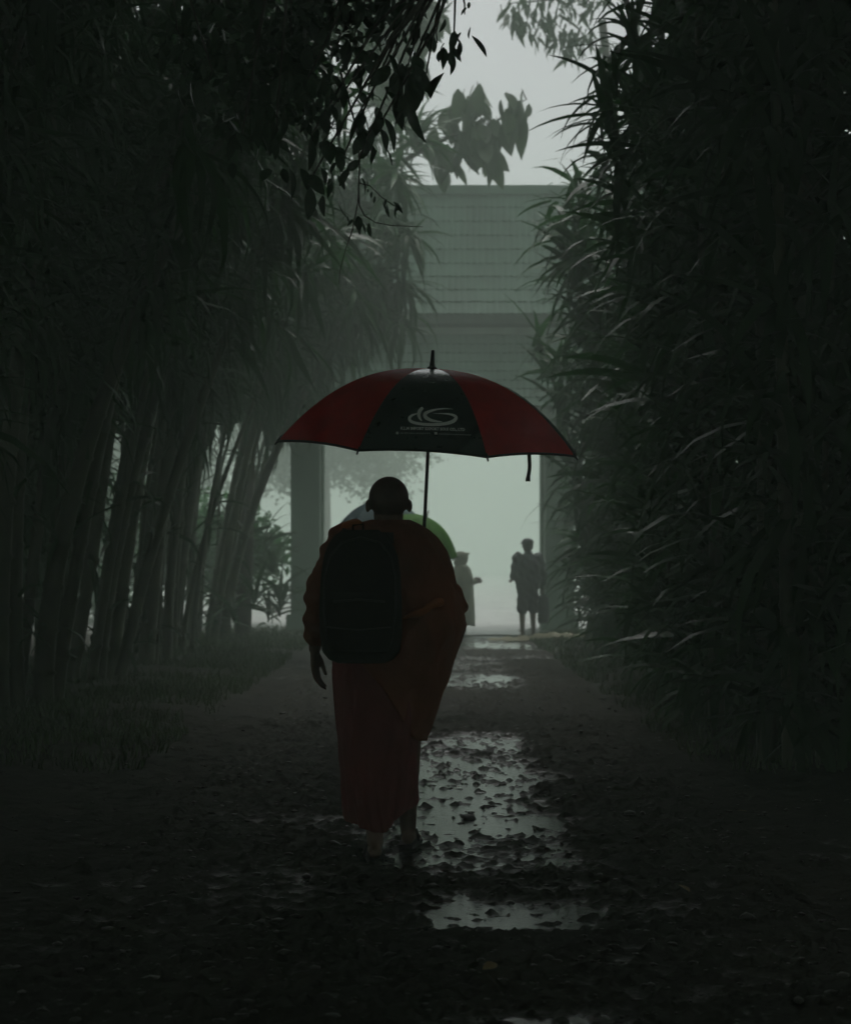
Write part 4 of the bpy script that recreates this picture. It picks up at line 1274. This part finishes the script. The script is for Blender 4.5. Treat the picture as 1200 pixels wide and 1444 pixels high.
MB().tube([mp(500,754,-.17), mp(500,742,-.19), mp(514,740,-.19), mp(514,754,-.17)], .006, 6).build('carry_loop', M['bag'], bag, True)
for xs in (492, 548):
    V = []; F = []
    path = [mp(xs,765,-.15), mp(xs-1,752,-.125), mp(xs,745,-.05), mp(xs,746,.05), mp(xs,762,.135), mp(xs,800,.165), mp(xs,850,.16), mp(xs-6,885,.05), mp(xs-12,895,-.10)]
    for k, p in enumerate(path):
        for dx in (-.027, .027):
            V += [p+Vector((dx,0,0))]
    for k in range(len(path)-1): F.append((2*k, 2*k+1, 2*k+3, 2*k+2))
    o = MB().add(V, F).build('strap', M['bag'], bag, True)
    m_ = o.modifiers.new('thick', 'SOLIDIFY'); m_.thickness = .012

def simple_person(label, base, h, yaw, top_mat, leg_mat, pose, hair=True, shorts=False, jacket_len=0.44, bulk=1.0, group=None):
    """standing or walking figure of height h, built facing +Y then turned by yaw"""
    s = h/1.68
    root = thing('person', label, 'person', base, yaw, group)
    V3 = lambda *a: Vector(a)*s
    HC = V3(0,.02,1.565)
    mb = MB(); head_parts(mb, HC, 0, s*1.04)
    mb.capsule(V3(0,0,1.38), .06*s, HC+V3(0,-.01,-.06), .055*s)
    mb.ellipsoid(V3(0,0,1.24), (.165*s,.10*s,.20*s)); mb.ellipsoid(V3(0,0,.98), (.145*s,.10*s,.20*s))
    arms = []
    for sx, key in ((-1, 'L'), (1, 'R')):
        sh = V3(sx*.185,0,1.37); el, wr = V3(*pose[key][0]), V3(*pose[key][1])
        mb.chain([sh, el, wr], [.052*s,.040*s,.027*s]); arms.append((sh, el, wr))
        d = (wr-el).normalized()
        fw = Vector((0,1,0)) if abs(d.y) < .7 else Vector((0,0,1))
        fw = (fw-d*fw.dot(d)).normalized()
        hand_hang(mb, wr, -sx if abs(d.y) < .7 else sx, s, fw, d, pose.get('curl', .35))
    legs = []
    for sx, key in ((-1, 'l'), (1, 'r')):
        kn, an = V3(*pose[key][0]), V3(*pose[key][1])
        hp = V3(sx*.085,0,.88)
        mb.chain([hp, kn, an], [.085*s,.058*s,.036*s]); legs.append((hp, kn, an))
        mb.capsule(an+V3(0,-.025,-.04), .030*s, an+V3(sx*.015,.15,-.052), .024*s)
    mb.fuse('body', M['skin'], root, .011, 3)
    eyes(root, HC, 0, s*1.04)
    if hair:
        mb = MB(); mb.ellipsoid(HC+V3(0,-.018,.042), (.094*s,.104*s,.092*s), None, 20, 14)
        mb.ellipsoid(HC+V3(0,-.05,-.01), (.085*s,.065*s,.075*s), None, 16, 10)
        mb.fuse('hair', M['hair'], root, .010, 2)
    wr_ = lambda co: 0.006*np.sin(co[:,2]*40+co[:,0]*30)+.004*np.sin(co[:,0]*60+co[:,2]*22)
    if top_mat:
        mb = MB(); b = bulk
        mb.capsule(V3(-.125,0,1.335), .080*s*b, V3(.125,0,1.335), .080*s*b)
        mb.capsule(V3(0,-.01,1.38), .095*s*b, V3(0,-.005,1.44), .074*s)
        mb.ellipsoid(V3(0,0,1.20), (.205*s*b,.145*s*b,.24*s)); mb.ellipsoid(V3(0,0,.98), (.195*s*b,.145*s*b,.23*s))
        zb = 1.68-.0-jacket_len*0-0.88
        mb.capsule(V3(-.075,0,.90), .115*s*b, V3(.075,0,.90), .115*s*b)
        for sh, el, wr in arms: mb.chain([sh, el, el.lerp(wr, .85)], [.078*s*b,.064*s*b,.050*s*b])
        mb.fuse('jacket', top_mat, root, .012, 4, wr_)
    if leg_mat:
        mb = MB()
        mb.capsule(V3(-.07,0,.90), .108*s, V3(.07,0,.90), .108*s)
        for hp, kn, an in legs:
            if shorts: mb.chain([hp, hp.lerp(kn, .95)], [.105*s,.098*s])
            else: mb.chain([hp, kn, kn.lerp(an, .88)], [.100*s,.074*s,.058*s])
        mb.fuse('shorts' if shorts else 'trousers', leg_mat, root, .012, 4, wr_)
    for hp, kn, an in legs:
        mb = MB(); mb.capsule(an+V3(0,-.03,-.045), .036*s, an+V3(0,.155,-.055), .032*s); mb.fuse('shoe', M['sandal'], root, .010, 2)
    return root, HC, arms, legs
STAND = {'l': ((-.095,.02,.47), (-.10,0,.085)), 'r': ((.095,.02,.47), (.10,0,.085))}
WALK = {'l': ((-.085,.10,.47), (-.08,.20,.085)), 'r': ((.085,.02,.47), (.08,-.20,.095))}

# man by the right pillar
g0 = ground_h(np.array([1.69]), np.array([32.9]))[0]
man, HCm, arms, legs = simple_person('man in cap, dark jacket and shorts standing by the right gate pillar', (1.70, 33.0, float(g0)+0.01), 1.64, R(18), M['dark_jacket'], M['shorts'],
    dict(STAND, L=((-.255,-.04,1.10), (-.235,.10,1.03)), R=((.26,-.03,1.10), (.28,.02,.86))), True, True, bulk=1.2)
mb = MB(); sm = 1.64/1.68
mb.ellipsoid(HCm+Vector((0,-.008,.062)), (.100,.110,.070), None, 20, 12); mb.fuse('cap', M['shorts'], man, .010, 2)
MB().ellipsoid(HCm+Vector((-.02,.135,.045)), (.068,.055,.009), None, 16, 6).build('cap_brim', M['shorts'], man, True)
# bag hanging from his right hand
bg_ = Matrix.Rotation(R(18), 3, 'Z') @ (arms[1][2])+Vector((1.70, 33.0, float(g0)+.01))
sb = thing('shoulder_bag', 'dark bag hanging from the hand of the man in shorts', 'bag', bg_+Vector((.01,0,-.62)))
brw = [(.50,-.04,.04,-.03,.03),(.46,-.085,.085,-.05,.05),(.30,-.10,.10,-.075,.075),(.08,-.10,.10,-.08,.08),(.02,-.085,.085,-.065,.065)]
V, F = loft(resample(brw, 14), 28, bagf, True, True); MB().add(V, F).build('bag_body', M['dark_jacket'], sb, True)
MB().tube([(-.05,0,.48),(-.045,0,.58),(0,0,.625),(.045,0,.58),(.05,0,.48)], .007, 6).build('bag_handle', M['dark_jacket'], sb, True)

# woman in a raincoat facing right
g1 = float(ground_h(np.array([.62]), np.array([34.4]))[0])
wb = Vector((0.62, 34.4, g1+0.005)); wyaw = R(-72)
wom, HCw, arms_w, _ = simple_person('person in pale hooded raincoat facing right, in the mist under the gate', wb, 1.46, wyaw, None, M['tan_cloth'],
    dict(STAND, L=((-.20,.12,1.12), (-.10,.27,1.14)), R=((.20,.12,1.12), (.10,.27,1.12))), True)
s = 1.46/1.68
cr = [(1.46*s,-.06,.06,-.07,.07),(1.42*s,-.13,.13,-.10,.11),(1.36*s,-.20,.20,-.13,.14),(1.20*s,-.235,.235,-.165,.18),(.95*s,-.235,.235,-.19,.19),(.70*s,-.235,.235,-.205,.20),(.45*s,-.235,.235,-.22,.205),(.24*s,-.235,.235,-.225,.21)]
def coatf(a, t, x, y, z, cx, cyy):
    f = 1+.05*t*(math.sin(6*a+1)+.5*math.sin(11*a+5*z))
    return cx+(x-cx)*f, cyy+(y-cyy)*f, z+.02*math.sin(3*a)*t**4
V, F = loft(resample(cr, 26), 56, coatf, True)
o = MB().add(V, F).build('raincoat', M['raincoat'], wom, True); m_ = o.modifiers.new('thick', 'SOLIDIFY'); m_.thickness = .008
mb = MB(); mb.ellipsoid(HCw+Vector((0,-.03,.035)), (.125,.135,.105)); mb.ellipsoid(HCw+Vector((0,-.05,-.06)), (.12,.105,.10)); mb.capsule(HCw+Vector((0,-.03,-.16)), .10, HCw+Vector((0,-.02,-.2)), .12)
mb.ellipsoid(HCw+Vector((0,.05,.095)), (.11,.09,.022))
mb.fuse('hood', M['raincoat'], wom, .012, 3)
mb = MB()
for sh, el, wr in arms_w: mb.chain([sh, el, el.lerp(wr, .8)], [.085*s,.075*s,.062*s])
mb.fuse('sleeves', M['raincoat'], wom, .012, 3)
ph = wb+Matrix.Rotation(wyaw, 3, 'Z') @ Vector((0,.36*s,1.12*s))
tag(MB().box(-.035,.035,-.010,.010,-.03,.07).build('phone', M['black_plastic'], None), 'small dark phone held by the person in the raincoat', 'phone').location = ph

# two people with umbrellas ahead, mostly hidden
def umb_person(label, x, d, h, cloth, legm, ulabel, apx, rimcol, radius, drop, rot):
    gz = float(ground_h(np.array([x]), np.array([d]))[0])
    pose = dict(WALK, L=((-.24,-.04,1.10), (-.25,.06,.86)), R=((.23,.08,1.12), (.10,.25,1.19)))
    pr, hc, ar, lg = simple_person(label, (x, d, gz), h, 0, cloth, legm, pose)
    s_ = h/1.68
    grip_ = Vector((x, d, gz))+ar[1][2]+Vector((-.02,.07,.02))
    return umbrella('umbrella', ulabel, None, apx, grip_, radius, drop, rimcol, rot, 8, 2.2)
umb_person('person in grey jacket under the blue umbrella, hidden behind the robed person', -.62, 25.6, 1.60, M['grey_cloth'], M['shorts'],
           'blue-grey umbrella showing behind the shaven head', P(535, 706, 25.9), [M['blue_nylon'], M['pale_blue_nylon']], 0.60, 0.34, R(10))
umb_person('person in tan jacket under the green umbrella, hidden behind the robed person', -.34, 23.6, 1.52, M['tan_cloth'], M['dark_jacket'],
           'bright green umbrella showing over the robed right shoulder', P(601, 729, 23.8), [M['green_nylon']], 0.55, 0.33, R(14))

# ------------------------------------------------------------------ fallen leaves on the lane
random.seed(44)
fl = mesh_py('fallen_leaf', *broad_leaf_mesh(.45, .12)); fl.materials.append(M['fallen'])
for (px, py, lab) in [(957, 1257, 'yellow fallen leaf on the mud at the lower right'), (1040, 1150, 'small fallen leaf on the dark right side of the lane'),
                      (320, 918, 'pale fallen leaf on the grass at left'), (700, 1370, 'fallen leaf on the mud at the bottom of the picture')]:
    dd = CAM_H*FPX/(py-790); x = (px-600)/FPX*dd
    o = link('fallen_leaf', fl, None); o.location = (x, dd, float(ground_h(np.array([x]), np.array([dd]))[0])+.012)
    o.rotation_euler = (random.gauss(0,.15), random.gauss(0,.15), random.random()*6); o.scale = (.08,.08,.08)
    tag(o, lab, 'leaf', 'fallen leaves on the lane')

# ------------------------------------------------------------------ haze
hz = MB().box(-405, 405, -62, 425, -1.2, 14.5).build('haze', None, None, kind='stuff')
hz['label'] = 'even pale mist filling the whole place'
hm = bpy.data.materials.new('mist'); hm.use_nodes = True
nt = hm.node_tree; nt.nodes.clear()
o_ = nt.nodes.new('ShaderNodeOutputMaterial'); pv = nt.nodes.new('ShaderNodeVolumePrincipled')
pv.inputs['Color'].default_value = (0.855, 0.99, 0.895, 1)
pv.inputs['Density'].default_value = HAZE_DENSITY
pv.inputs['Anisotropy'].default_value = 0.0
nt.links.new(pv.outputs[0], o_.inputs['Volume'])
hz.data.materials.append(hm)
